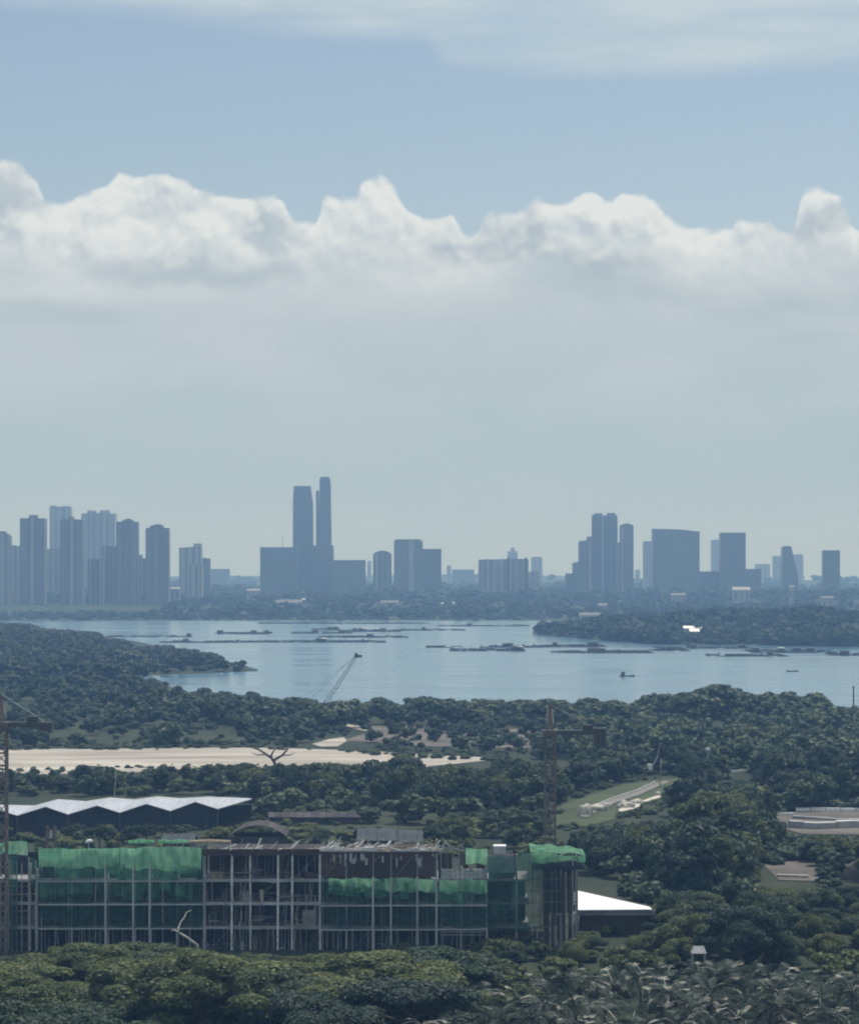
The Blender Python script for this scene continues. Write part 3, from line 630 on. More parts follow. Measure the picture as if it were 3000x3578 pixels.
def tower_crane(label, px, d, zc, cw, base_z, cwt=1.0):
    x = WX(px, d); r = thing('tower_crane', (x, d, base_z), label, 'tower crane', None)
    k = MB(); n = int((zc-base_z)/1.7); w = 1.5; a = .25
    for i in range(n+1):
        z = base_z+i*(zc-base_z)/n; z2 = base_z+(i+1)*(zc-base_z)/n
        c = [(x-w/2,d-w/2),(x+w/2,d-w/2),(x+w/2,d+w/2),(x-w/2,d+w/2)]
        for j in range(4):
            p, q = c[j], c[(j+1)%4]; k.bar((*p, z), (*q, z), .14)
            if i < n:
                k.bar((*p, z), (*p, z2), a); k.bar((*(p if i%2 else q), z), (*(q if i%2 else p), z2), .13)
    k.build('mast', RUST, r)
    MB().box(x-1.1, x+1.1, d-1.1, d+1.1, zc, zc+.8).build('slewing_ring', RUST, r)
    cb = MB().box(x-1.9, x-1.12, d-1.5, d+.2, zc-1.9, zc-.1).build('cab', STEELD, r)
    MB().box(x-1.8, x-1.2, d-1.56, d-1.51, zc-1.2, zc-.3).build('cab_window', TOWER_G, cb)
    k = MB(); lattice(k, (x, d, zc+.8), (x, d, zc+4.6), .9, .25, 4, .08); k.build('tower_head', RUST, r)
    k = MB(); y0 = zc+.45
    for s in (-.55, .55): k.bar((x+1.1, d+s, y0), (x+cw, d+s, y0), .6)
    for i in range(int(cw/1.2)): k.bar((x+1.2+i*1.2, d-.5, y0), (x+1.2+i*1.2, d+.5, y0), .10)
    for s in (-.55, .55): k.bar((x+1.1, d+s, y0+1.05), (x+cw-1.6, d+s, y0+1.05), .09)
    k.build('counter_jib', STEELD, r)
    for i in range(3): MB().box(x+cw-1.75+i*.62, x+cw-1.75+i*.62+.56, d-.9, d+.9, zc+.2-1.75*cwt, zc+.2+.9*cwt).build('counterweight', STEELD, r)
    MB().box(x+cw-3.4, x+cw-1.9, d-.45, d+.45, y0+.15, y0+1.1).build('winch', STEELD, r)
    k = MB(); lattice(k, (x*(d+1.1)/d, d+1.1, zc+1.1), (x*(d+42)/d, d+42, zc+1.3), 1.0, .7, 16, .07); k.build('jib', RUST, r)
    k = MB()
    for s in (-.4, .4): k.bar((x, d+s*.3, zc+4.6), (x+cw-1.2, d+s, y0+.5), .07)
    k.bar((x, d, zc+4.6), (x*(d+24)/d, d+24, zc+1.9), .07); k.build('tie_bar', STEEL, r)
tower_crane('rusty tower crane rising behind the right half of the unfinished building', 1921, 372.0, WZ(2570, 372.0), 8.2, 0.5)
tower_crane('rusty tower crane at the very left edge of the photo', 4, 344.5, WZ(2543, 344.5), 7.0, 0.5, .35)

# ------------------------------------------------------------------ zigzag roofed shed
def shed():
    df = lambda px: 497+(px-60)/700*14
    fr = [(-130,2856),(-20,2826),(60,2850),(159,2819),(237,2846),(339,2815),(418,2840),(511,2809),(595,2834),(682,2802),(760,2827),(866,2796)]
    bk = [(-110,2822),(0,2812),(120,2815),(202,2793),(300,2800),(384,2787),(470,2794),(548,2783),(630,2790),(722,2784),(800,2787),(880,2790)]
    root = thing('factory_shed', (P3(400,2850,505).x, 505, .5), 'long shed with a shaded front under a pale zigzag folded roof', 'shed')
    FV = [P3(px, py, df(px)) for px, py in fr]; BV = [P3(px, py, df(px)+17) for px, py in bk]
    for i in range(len(fr)-1):
        k = MB(); k.slab([FV[i], FV[i+1], BV[i+1]], .12); k.slab([FV[i], BV[i+1], BV[i]], .12); k.build('roof_panel', ROOFG, root)
    for i in range(1, len(fr)-1, 2):
        l, p, q = FV[i-1].copy(), FV[i].copy(), FV[min(i+1, len(fr)-1)].copy()
        for v in (l, p, q): v.y += .9; v.z -= .16
        g = .5; vs = [(l.x,l.y,g),(q.x,q.y,g),q,p,l]; n = Vector((0,.25,0))
        MB().add([Vector(v) for v in vs]+[Vector(v)+n for v in vs], [(0,1,2,3,4),(9,8,7,6,5)]+[(i_, 5+i_, 5+(i_+1)%5, (i_+1)%5) for i_ in range(5)]).build('gable_wall', DARKW, root)  # dark sheet stands for the shade under the roof front
    for i in range(0, len(fr), 2): MB().bar((FV[i].x, FV[i].y+.3, .5), (FV[i].x, FV[i].y+.3, FV[i].z-.15), .3).build('column', STEELD, root)
    k = MB(); k.bar((BV[0].x, BV[0].y-.3, 3), (BV[-1].x, BV[-1].y-.3, 3), .3); k.build('rear_beam', STEELD, root)
    k = MB(); a, b2 = BV[0], BV[-1]; k.slab([(a.x,a.y-1,.5),(b2.x,b2.y-1,.5),(b2.x,b2.y-1,b2.z-1.2),(a.x,a.y-1,a.z-1.2)], .2); k.build('rear_wall', DARKW, root)
shed()

def vault(label, px0, px1, ytop, d, rise, m=ROOFB, dep=9, flatw=0.35):
    x0, x1 = WX(px0, d), WX(px1, d); zt = WZ(ytop, d); g = hz((x0+x1)/2, d); root = thing('low_hall', ((x0+x1)/2, d, g), label, 'building')
    n = 12; pts = [(x0+(x1-x0)*i/n, zt-rise+rise*math.sin(math.pi*i/n)**.8) for i in range(n+1)]
    for i in range(n):
        MB().slab([(pts[i][0],d,pts[i][1]),(pts[i+1][0]-.02,d,pts[i+1][1]),(pts[i+1][0]-.02,d+dep,pts[i+1][1]),(pts[i][0],d+dep,pts[i][1])], .12).build('roof_sheet', m, root)
    MB().box(x0+.3, x1-.3, d+.6, d+.8, g, zt-rise-.1).build('front_wall', CONC_D, root)
    MB().box(x0+.3, x1-.3, d+dep-.8, d+dep-.6, g, zt-rise-.1).build('rear_wall', CONC_D, root)
vault('low hall with a rounded grey roof behind the netted facade', 800, 1000, 2884, 440, 2.0, CONC_D)
def gable(label, px0, px1, yridge, d, drop, m=ROOFB, dep=10, walls=CONC_D):
    x0, x1 = WX(px0, d), WX(px1, d); zr = WZ(yridge, d+dep/2); ze = zr-drop; g = hz((x0+x1)/2, d)
    root = thing('low_hall', ((x0+x1)/2, d, g), label, 'building'); n = max(4, int((x1-x0)/1.4))
    for i in range(n):
        a, b2 = x0+(x1-x0)*i/n, x0+(x1-x0)*(i+1)/n-.05; k = MB()
        k.slab([(a,d,ze),(b2,d,ze),(b2,d+dep/2,zr),(a,d+dep/2,zr)], .1); k.slab([(a,d+dep/2+.01,zr),(b2,d+dep/2+.01,zr),(b2,d+dep,ze),(a,d+dep,ze)], .1); k.build('roof_sheet', m, root)
    MB().box(x0+.4, x1-.4, d+.5, d+dep-.5, g, ze-.05).build('wall', walls, root)
gable('low hall with a ribbed blue grey gable roof behind the building top', 1245, 1385, 2895, 420, 1.6, dep=9)
gable('short hall with a plain grey roof right of the ribbed one', 1390, 1478, 2902, 424, 1.6, dep=9)
gable('long low grey roof on the yard behind the left facade', 560, 680, 2914, 425, 1.2, dep=7)
gable('long low shelter at the foot of the dark tree row', 935, 1260, 2838, 520, 0.8, m=CONC_D, dep=6)

# ------------------------------------------------------------------ the unfinished building
def building():
    d = 348.0; s = d/F; X = lambda p: (p-1500)*s; Z = lambda q: H-(q-HY)*s; Y0 = d; DEP = 9.5; g = .4
    root = thing('unfinished_building', (X(1000), d+8, g), 'long unfinished concrete building wrapped in green netting', 'building')
    lv = [g, Z(3238), Z(3154), Z(3073), Z(2975)]; rr = random.Random(5)
    fcol = [-60,30,104,129,250,373,470,527,620,716,809,875,970,1020,1118,1210,1304,1366,1458,1524,1610,1700,1803,1902,1960,2013]
    # slabs, one per floor; the roof slab only covers the middle and right
    for i, z in enumerate(lv[1:4]): MB().box(X(-80), X(1850), Y0+.05, Y0+DEP, z-.30, z).build('floor_slab', CONC, root)
    MB().box(X(-80), X(2013), Y0-1, Y0+DEP, g-.4, g+.02).build('ground_slab', CONC_D, root)
    MB().box(X(712), X(1530), Y0-.1, Y0+DEP, lv[4]-.32, lv[4]).build('roof_slab', CONC_D, root)
    # front edge beams are lighter, slightly proud
    for z in lv[1:4]:
        for a, b2 in ((-80,716),(716,1118),(1118,1700)):
            MB().box(X(a)+.02, X(b2)-.02, Y0-.16, Y0+.04, z-.36, z+.06).build('edge_beam', CONC_L, root)
    for p in fcol:
        top = lv[4]-.33 if 712 <= p <= 1530 else (lv[3]+rr.uniform(.8,3.4) if p < 1700 else lv[4]-.4)
        w = rr.choice((.28,.32,.38)); pal = POLE if 700 < p < 1130 or p < 140 else CONC_L
        ln = rr.uniform(-.07,.07); MB().hexa([(X(p)-w/2,Y0-.22,g+.02),(X(p)+w/2,Y0-.22,g+.02),(X(p)+w/2,Y0+.25,g+.02),(X(p)-w/2,Y0+.25,g+.02),(X(p)-w/2+ln,Y0-.22,top),(X(p)+w/2+ln,Y0-.22,top),(X(p)+w/2+ln,Y0+.25,top),(X(p)-w/2+ln,Y0+.25,top)]).build('column', pal, root)
    for p in fcol[::2]:
        for yy in (4.0, 8.5): MB().box(X(p)-.2, X(p)+.2, Y0+yy, Y0+yy+.4, g+.02, lv[3] if p < 712 else lv[4]-.34).build('inner_column', CONC_D, root)
    # infill walls set back in the bays, coloured near black for the shade there
    for i in range(len(fcol)-1):
        a, b2 = X(fcol[i])+.25, X(fcol[i+1])-.25
        if fcol[i] >= 1800: continue
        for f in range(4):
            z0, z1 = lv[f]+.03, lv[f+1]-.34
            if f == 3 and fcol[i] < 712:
                if fcol[i] >= 129: MB().box(a, b2, Y0+.5, Y0+.62, z0, Z(3036+rr.uniform(-6,6))).build('wall_board', DARKW, root)  # dark boards added behind the net to shade the top floor
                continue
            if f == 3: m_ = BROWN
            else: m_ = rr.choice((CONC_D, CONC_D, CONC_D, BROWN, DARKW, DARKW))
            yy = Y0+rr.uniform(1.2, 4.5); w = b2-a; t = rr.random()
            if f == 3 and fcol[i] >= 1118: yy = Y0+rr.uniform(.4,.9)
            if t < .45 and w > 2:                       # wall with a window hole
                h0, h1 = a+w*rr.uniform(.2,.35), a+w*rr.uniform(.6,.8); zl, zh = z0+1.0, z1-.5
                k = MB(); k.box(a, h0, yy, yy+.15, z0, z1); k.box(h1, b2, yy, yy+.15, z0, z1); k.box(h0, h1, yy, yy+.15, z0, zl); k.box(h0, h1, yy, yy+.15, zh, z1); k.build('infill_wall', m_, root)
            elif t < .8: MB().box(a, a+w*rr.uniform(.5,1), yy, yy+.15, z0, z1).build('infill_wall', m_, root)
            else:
                k = MB(); n = 3
                for j in range(n): k.bar((a+w*(j+.5)/n, yy-1, z0), (a+w*(j+.5)/n, yy-1, z1), .07)
                k.build('prop', STEEL, root)
    for f in range(4):  # walls closing the view, coloured near black as interior shade
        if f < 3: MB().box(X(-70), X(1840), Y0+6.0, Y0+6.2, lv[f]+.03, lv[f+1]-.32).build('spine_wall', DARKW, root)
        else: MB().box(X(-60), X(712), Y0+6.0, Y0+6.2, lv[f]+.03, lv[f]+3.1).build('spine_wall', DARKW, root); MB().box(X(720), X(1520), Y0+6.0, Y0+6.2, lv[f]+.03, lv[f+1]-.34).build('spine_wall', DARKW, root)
    # dark fascia boards along the middle of the roof edge
    for a, b2 in ((705,805),(810,880),(884,972),(975,1020),(1024,1116)):
        MB().box(X(a), X(b2), Y0-.42, Y0-.25, lv[4]-.55, lv[4]+.35).build('fascia_board', BROWN, root)
    for a, b2 in ((1122,1208),(1212,1302),(1306,1364),(1368,1456),(1460,1522)):
        MB().box(X(a), X(b2), Y0-.30, Y0-.24, lv[3]+.35, lv[4]-.2).build('wall_board', BROWN, root)
    MB().box(X(1120), X(1530), Y0-.45, Y0-.31, lv[4]-.05, lv[4]+.18).build('roof_edge_plank', CONC_L, root)
    # white panel standing in a bay, as in the photograph
    MB().box(X(1058), X(1102), Y0+.9, Y0+1.0, lv[2]-2.9, lv[2]-1.2).build('white_panel', CONC_L, root)
    # scaffold poles and ledgers in front
    for p in list(range(148, 716, 47))+list(range(1128, 1700, 52)):
        MB().bar((X(p), Y0-.75, g), (X(p), Y0-.75, lv[3]+(2.6 if p < 716 else .4)), .075).build('scaffold_pole', STEEL, root)
    for p in (6,22,46,62,80,104,129): MB().bar((X(p), Y0-.9, g), (X(p), Y0-.9, lv[4]-rr.uniform(.2,2)), .17 if p in (22,104,129) else .11).build('scaffold_pole', CONC_L if p in (104,129) else STEEL, root)
    for z in (lv[1]+.1, lv[2]+.05, lv[3]+.05): MB().bar((X(-60), Y0-.95, z), (X(132), Y0-.95, z), .13).build('scaffold_ledger', STEEL, root)
    for z in (lv[1]+1.3, lv[2]-1.1, lv[2]+1.2, lv[3]-.9): MB().bar((X(-60), Y0-1.02, z), (X(125), Y0-1.02, z+.1), .08).build('scaffold_ledger', TIMBER, root)
    for z in (lv[1]-.6, lv[1]-1.0): MB().bar((X(1545), Y0-1.2, z), (X(1690), Y0-1.2, z), .09).build('scaffold_ledger', CONC_L, root)
    for p in (373, 470, 527): MB().bar((X(p), Y0-1.7, g), (X(p), Y0-1.7, lv[3]+2.6), .22).build('scaffold_pole', CONC_L, root)
    for p in (1304, 1366, 1458, 1524): MB().bar((X(p), Y0-2.7, g), (X(p), Y0-2.7, lv[3]+.5), .24).build('scaffold_pole', CONC_L, root)
    for z in lv[1:4]:
        MB().bar((X(140), Y0-1.75, z-.1), (X(714), Y0-1.75, z-.05), .15).build('scaffold_ledger', CONC_L, root)
        if z < lv[3]: MB().bar((X(1124), Y0-2.75, z-.1), (X(1700), Y0-2.75, z-.05), .16).build('scaffold_ledger', CONC_L, root)
    # netting sheets: wrinkled, sagging; the brighter top strips have sunlight put into their colour
    def net(a, b2, q0, q1, off, m_, nx=60, nz=26, seed=0, lean=0.0, hem=0.2):
        xs = np.linspace(X(a), X(b2), nx); zs = np.linspace(Z(q1), Z(q0), nz); XX, ZZ = np.meshgrid(xs, zs); t = (ZZ-zs[0])/(zs[-1]-zs[0])
        W = (vnoise(XX*1.0, ZZ*.35+seed*9, .9, seed)-.5)*.34+(vnoise(XX, ZZ+seed*3, 2.6, seed+1)-.5)*.5
        YY = Y0-off+W-lean*t
        ZZ = ZZ+(vnoise(XX, ZZ*0+seed, 1.7, seed+2)-.5)*hem*2*t+(vnoise(XX, ZZ*0+seed, 1.3, seed+5)-.5)*.5*(1-t)
        V = np.stack([XX.ravel(), YY.ravel(), ZZ.ravel()], 1)-np.array(root.location)
        aa = (np.arange(nz-1)[:,None]*nx+np.arange(nx-1)[None,:]).ravel()
        put('safety_net', mesh_arrays('safety_net', V, np.stack([aa,aa+1,aa+1+nx,aa+nx],1), None, [m_], True), root)
    net(138, 330, 2966, 3243, .95, NET, 60, 40, 1); net(333, 525, 2964, 3243, 1.0, NET, 60, 40, 2); net(528, 712, 2962, 3243, .95, NET, 60, 40, 3)
    net(140, 420, 2963, 3030, 1.25, NET_LIT, 70, 14, 4); net(424, 706, 2960, 3036, 1.3, NET_LIT, 70, 14, 5)
    net(1122, 1300, 3066, 3244, 2.0, NET, 56, 30, 6); net(1304, 1522, 3066, 3244, 2.05, NET, 60, 30, 7); net(1528, 1702, 3070, 3236, 2.0, NET, 50, 30, 8)
    net(1150, 1520, 3064, 3108, 2.3, NET_LIT, 80, 10, 9, hem=.3); net(1535, 1700, 3068, 3112, 2.35, NET_LIT, 40, 10, 10)
    for _ in range(9):
        a = rr.uniform(140, 640); net(a, min(708, a+rr.uniform(40,130)), rr.uniform(3012,3030), rr.uniform(3048,3085), 1.12+rr.uniform(0,.1), NET_M, 24, 10, 40+_, hem=.25)
    for _ in range(6):
        a = rr.uniform(1130, 1620); net(a, min(1700, a+rr.uniform(40,110)), rr.uniform(3092,3104), rr.uniform(3118,3150), 2.2, NET_M, 20, 8, 60+_, hem=.25)
    net(1704, 1806, 2992, 3252, 1.4, NET, 34, 40, 11); net(1808, 1850, 2974, 3246, 1.5, NET, 20, 40, 12); net(1852, 1900, 2984, 3222, 1.2, NET, 20, 40, 13)
    net(1626, 1702, 2964, 3018, .9, NET_LIT, 30, 12, 14)
    net(36, 66, 2986, 3330, 1.1, NET, 14, 40, 15); net(-20, 100, 2940, 2985, 1.0, NET_LIT, 30, 12, 16); net(110, 132, 2990, 3100, 1.3, NET, 10, 20, 17)
    # green lengths of net lying along the roof edge behind
    for a, b2 in ((440,530),(545,580),(580,650),(655,800)):
        MB().tube([(X(a), Y0+3, Z(2951)), ((X(a)+X(b2))/2, Y0+3.1, Z(2949)), (X(b2), Y0+3, Z(2950))], [.22,.28,.2], 7).build('rolled_net', NET_LIT if a != 655 else TIMBER, root)
    # end wing at right: roof with net over it, columns, low wall
    MB().box(X(1856), X(2040), Y0-1.2, Y0+7, Z(3036), Z(3022)).build('wing_roof', DARKW, root)
    MB().box(X(1868), X(2034), Y0-.9, Y0+6, Z(3021.9), Z(3009)).build('wing_upstand', CONC_D, root)
    net(1852, 1945, 2972, 3010, 1.35, NET_LIT, 30, 12, 20, hem=.35); net(1948, 2042, 2984, 3006, 1.3, NET_LIT, 30, 10, 21, hem=.3)
    xs = np.linspace(X(1852), X(2042), 30); ys = np.linspace(Y0-1.2, Y0+6, 14); XX, YY = np.meshgrid(xs, ys)
    zt = np.interp(XX, [X(1852), X(1930), X(2042)], [Z(2970), Z(2972), Z(2984)])
    ZZ = zt+(vnoise(XX, YY, 1.4, 31)-.5)*.5+(YY-Y0)*.02
    aa = (np.arange(13)[:,None]*30+np.arange(29)[None,:]).ravel()
    put('draped_net', mesh_arrays('draped_net', np.stack([XX.ravel(),YY.ravel(),ZZ.ravel()],1)-np.array(root.location), np.stack([aa,aa+1,aa+31,aa+30],1), None, [NET_LIT], True), root)
    for p, m_ in ((1903,CONC_D),(1912,BROWN),(1930,CONC_D),(1968,BROWN),(1990,CONC_D)): MB().box(X(p)-.22, X(p)+.22, Y0-.6, Y0-.1, g, Z(3037)).build('wing_column', m_, root)
    MB().box(X(1895), X(2010), Y0+1.0, Y0+1.2, Z(3190), Z(3040)).build('wing_wall', BROWN, root)
    MB().box(X(1940), X(2000), Y0-.3, Y0-.2, Z(3190), Z(3110)).build('wing_panel', CONC_D, root)
    MB().box(X(1938), X(2013), Y0-.5, Y0+2, Z(3196), Z(3190)).build('wing_ledge', CONC_L, root)
    MB().box(X(2003), X(2009), Y0-.66, Y0-.5, Z(3160), Z(3115)).build('white_pillar', WHITE, root)
    MB().box(X(1702), X(1795), Y0-.2, Y0+.1, Z(3050), Z(2986)).build('grey_parapet', CONC, root)
    for p in (1858,1874,1886,1897,1922,1944,1978,2000,2012): MB().bar((X(p), Y0-1.1+rr.uniform(-.2,.2), g), (X(p)+rr.uniform(-.15,.15), Y0-1.1, Z(3040+rr.uniform(-60,10))), .12).build('scaffold_pole', CONC_L if rr.random() < .4 else RUST, root)
    for q in (3070,3112,3150,3196,3236): MB().bar((X(1852), Y0-1.25, Z(q)), (X(2014), Y0-1.2, Z(q+rr.uniform(-3,3))), .09).build('scaffold_ledger', RUST, root)
    net(1905, 1962, 3050, 3190, .8, NET, 20, 24, 23)
    for _ in range(46):
        p = rr.choice((rr.uniform(1130,1300), rr.uniform(1130,1300), rr.uniform(1310,1515))); q = rr.uniform(2978,3000); hh = rr.uniform(8,34); w_ = rr.uniform(.08,.5)
        MB().box(X(p), X(p)+w_, Y0-.52-rr.uniform(0,.15), Y0-.47, Z(q+hh), Z(q)).build('loose_panel', rr.choice((CONC_L, CONC, TIMBER, CONC_D, BROWN)), root)
    # pale block wall on the top floor, uneven top
    p = 1541; 
    while p < 1690:
        w = rr.uniform(11, 17); n = rr.choice((2,3,3))
        for j in range(n):
            MB().box(X(p)+.02, X(p+w)-.02, Y0-.34+rr.uniform(-.06,.02), Y0-.1, lv[3]+.1+j*.46, lv[3]+.1+j*.46+.43).build('block', CONC_L, root)
        p += w
    # rebar starters along the roof
    k = MB()
    for p in range(1130, 1530, 14):
        if rr.random() < .55:
            yy = Y0+rr.choice((1.,4.,8.)); h_ = rr.uniform(.5,1.3)
            for o in (0,.12,.24): k.bar((X(p)+o, yy, lv[4]), (X(p)+o+rr.uniform(-.1,.1), yy, lv[4]+h_), .055)
    tag(k.build('rebar', RUST, root), kind='stuff')
    k = MB(); kd = MB()
    for i in range(len(fcol)-1):
        if fcol[i] < 129 or fcol[i] > 1700: continue
        a, b2 = X(fcol[i])+.3, X(fcol[i+1])-.3
        for f in range(4):
            if f == 3 and fcol[i] < 712: continue
            z0, z1 = lv[f]+.03, lv[f+1]-.36
            for _ in range(rr.randint(1,5)):
                xx = rr.uniform(a, b2); k.bar((xx, Y0+rr.uniform(.3,1.2), z0), (xx+rr.uniform(-.35,.35), Y0+rr.uniform(.3,1.2), z1 if rr.random() < .7 else z0+(z1-z0)*rr.uniform(.3,.8)), rr.choice((.06,.09,.13)))
            if rr.random() < .6:
                xx = rr.uniform(a, max(a+.1, b2-1.2)); kd.box(xx, xx+rr.uniform(.4,1.6), Y0+.3, Y0+.9, z0, z0+rr.uniform(.2,1.1))
            if rr.random() < .4: k.bar((a, Y0+.25, z0+rr.uniform(.8,1.3)), (b2, Y0+.25, z0+rr.uniform(.8,1.3)), .07)
            if rr.random() < .3: k.bar((a, Y0-.3, z0), (b2, Y0-.3, z1), .07)
    tag(k.build('props', CONC, root), kind='stuff'); tag(kd.build('debris', CONC_D, root), kind='stuff')
    for _ in range(34):
        p = rr.uniform(722, 1116); z0 = rr.choice(lv[:3]); MB().bar((X(p), Y0-.5, z0), (X(p)+rr.uniform(-.3,.3), Y0-.45, z0+rr.uniform(1.5,4.5)), rr.choice((.06,.08,.1))).build('scaffold_pole', rr.choice((STEEL, TIMBER, CONC, RUST)), root)
    for _ in range(16):
        p = rr.uniform(722, 1040); z0 = rr.choice(lv[1:4])+rr.uniform(-.6,1.4); MB().bar((X(p), Y0-.6, z0), (X(p+rr.uniform(30,80)), Y0-.6, z0+rr.uniform(-.15,.15)), .08).build('scaffold_ledger', rr.choice((STEEL, TIMBER, CONC)), root)
    for _ in range(14):
        p = rr.uniform(722, 1090); z0 = rr.choice(lv[:4])+.03; w_ = rr.uniform(.5,1.8); MB().box(X(p), X(p)+w_, Y0+rr.uniform(.3,.5), Y0+rr.uniform(.55,.8), z0, z0+rr.uniform(.5,1.9)).build('formwork_panel', rr.choice((CONC, TIMBER, BROWN, CONC_D)), root)
    k = MB(); kd = MB()
    for _ in range(190):
        p = rr.choice((rr.uniform(1122,1530), rr.uniform(1122,1530), rr.uniform(720,1116))); L = rr.uniform(.4,2.2); a = rr.uniform(-.5,.5) if rr.random() < .75 else rr.uniform(.8,1.5); yy = Y0+rr.uniform(-.3,2.5); z = lv[4]+rr.uniform(.05,.45 if p > 1120 else .12)
        (k if rr.random() < .5 else kd).bar((X(p), yy, z), (X(p)+L*math.cos(a), yy+rr.uniform(-.5,.5), max(lv[4]+.05, z+L*math.sin(a)*.8)), rr.choice((.07,.1,.14,.2)))
    tag(k.build('loose_boards', WHITE, root), kind='stuff'); tag(kd.build('loose_timber', TIMBER, root), kind='stuff')
    for p in range(560, 716, 13):
        MB().bar((X(p), Y0+2.6, lv[3]), (X(p)+rr.uniform(-.2,.2), Y0+2.6, Z(2950+rr.uniform(-8,10))), .07).build('scaffold_pole', STEEL, root)
    # loose things on the roof
    zt = lv[4]
    def stack(label, p, w, h_, m_, yy=1.5, tilt=0, nm='timber_stack', n=5, cat='stack'):
        r_ = thing(nm, (X(p), Y0+yy, zt), label, cat)
        for i in range(n):
            z = zt+.02+i*h_/n; e = rr.uniform(-.3,.3)
            MB().bar((X(p)-w/2+e, Y0+yy+rr.uniform(-.3,.3), z+h_/n/2), (X(p)+w/2+e, Y0+yy+rr.uniform(-.3,.3), z+h_/n/2+tilt*rr.uniform(-.4,1)), h_/n*.85).build('plank', m_, r_)
    stack('pale timber stack on the roof edge, left end of the clutter', 1148, 2.6, .55, WHITE, .3, .3)
    stack('heap of bent bars sticking up left on the roof', 1168, 1.8, .9, TIMBER, 1.2, 1.0, 'bar_heap', 5, 'heap')
    stack('dark pile on the roof right behind the pale timber stack', 1195, 1.7, .9, BROWN, 2.0, .2)
    stack('long pale planks lying along the middle roof edge', 1255, 4.6, .35, WHITE, .4, .25)
    stack('bright heap of boards above the third bay of brown walls', 1345, 3.4, .5, CONC_L, .4, .5)
    stack('tangled pale poles on the right of the roof clutter', 1425, 4.2, .9, TIMBER, .8, .9, 'pole_heap', 7, 'heap')
    stack('low pile of white planks near the brown wall end', 1495, 2.4, .4, WHITE, .6, .3)
    stack('ridge of stacked formwork boards in the middle of the roof', 1300, 2.2, .6, TIMBER, 3.5, .4)
    r_ = thing('tripod_frame', (X(1552), Y0+.8, lv[3]), 'pale tripod of poles leaning over the top floor gap', 'frame')
    for a, b2 in (((1535,2987),(1556,2942)),((1580,2977),(1553,2940)),((1545,2962),(1608,2974)),((1560,2952),(1612,2978))):
        MB().bar((X(a[0]), Y0+.6, Z(a[1])), (X(b2[0]), Y0+.8, Z(b2[1])), .16).build('pole', CONC_L, r_)
    for q in (1540, 1605): MB().bar((X(q), Y0+.7, lv[3]), (X(q), Y0+.7, Z(2975)), .12).build('pole', CONC_L, r_)
    r_ = thing('water_tank', (X(1745), Y0+2, Z(2986)), 'squat pale tank on the grey parapet block', 'tank')
    MB().box(X(1726), X(1766), Y0+.4, Y0+2.0, Z(2985.5), Z(2962)).build('body', CONC_L, r_); MB().box(X(1724), X(1768), Y0+.3, Y0+2.1, Z(2961.8), Z(2957)).build('lid', WHITE, r_)
    r_ = thing('air_duct', (X(166), Y0+4, lv[3]), 'short brown twin pipe standing above the net at left', 'pipe')
    for q in (150, 178): MB().tube([(X(q), Y0+4, lv[3]), (X(q), Y0+4, Z(2896))], .2, 8).build('pipe', RUST, r_)
    MB().tube([(X(163), Y0+3.8, Z(2940)), (X(163), Y0+3.8, Z(2910))], [.22,.12], 8).build('lamp', CONC_L, r_)
    r_ = thing('white_sack', (X(303), Y0+2, Z(2953)), 'crumpled white sack above the green net', 'sack')
    MB().tube([(X(291), Y0+2, Z(2950)), (X(300), Y0+2, Z(2946)), (X(310), Y0+2.1, Z(2944)), (X(316), Y0+2.1, Z(2948))], [.12,.26,.24,.1], 8).build('sack', WHITE, r_, True)
    MB().bar((X(303), Y0+2, lv[3]), (X(303), Y0+2, Z(2952)), .12).build('stand', STEEL, r_)
    MB().bar((X(70), Y0-1, Z(2981)), (X(100), Y0-1, Z(2983)), .16).build('white_rail', WHITE, root)
building()

def white_roof():
    d = 362.0; a = P3(2016,3110,d+9); b_ = P3(2280,3173,d); c = P3(2018,3180,d-2)
    r = thing('white_roofed_hall', (b_.x-5, d+4, .4), 'hall with a brilliant white sloping roof at the end of the building', 'hall')
    rl = P3(2016,3113,d+7); rr_ = P3(2120,3136,d+7)
    k = MB(); k.slab([c, P3(2278,3178,d-2), P3(2266,3168,d+4), P3(2018,3112,d+6)], .15); k.build('front_slope', WHITE, r)
    k = MB(); k.slab([P3(2018,3112,d+6.02), P3(2266,3168,d+4.02), P3(2276,3176,d+13), P3(2018,3176,d+14)], .15); k.build('rear_slope', CONC_L, r)
    MB().bar(P3(2016,3110,d+6), P3(2268,3166.5,d+4), .12).build('ridge_cap', RUST, r)
    x0, x1 = c.x+.1, P3(2290,3180,d-1.5).x; z1 = WZ(3181, d-1.5)
    MB().box(x0, x1, d-1.6, d-1.3, z1-.75, z1-.05).build('fascia', CONC, r)
    MB().box(x0+.2, x1-.3, d-.9, d-.7, .4, z1-.8).build('front_wall', BROWN, r)
    MB().box(x1-.5, x1-.3, d-.68, d+12, .4, z1-.8).build('side_wall', CONC_D, r)
    MB().bar(P3(2016,3112,d-2.2), P3(2016,3260,d-2.2), .2).build('corner_post', CONC_L, r)
white_roof()

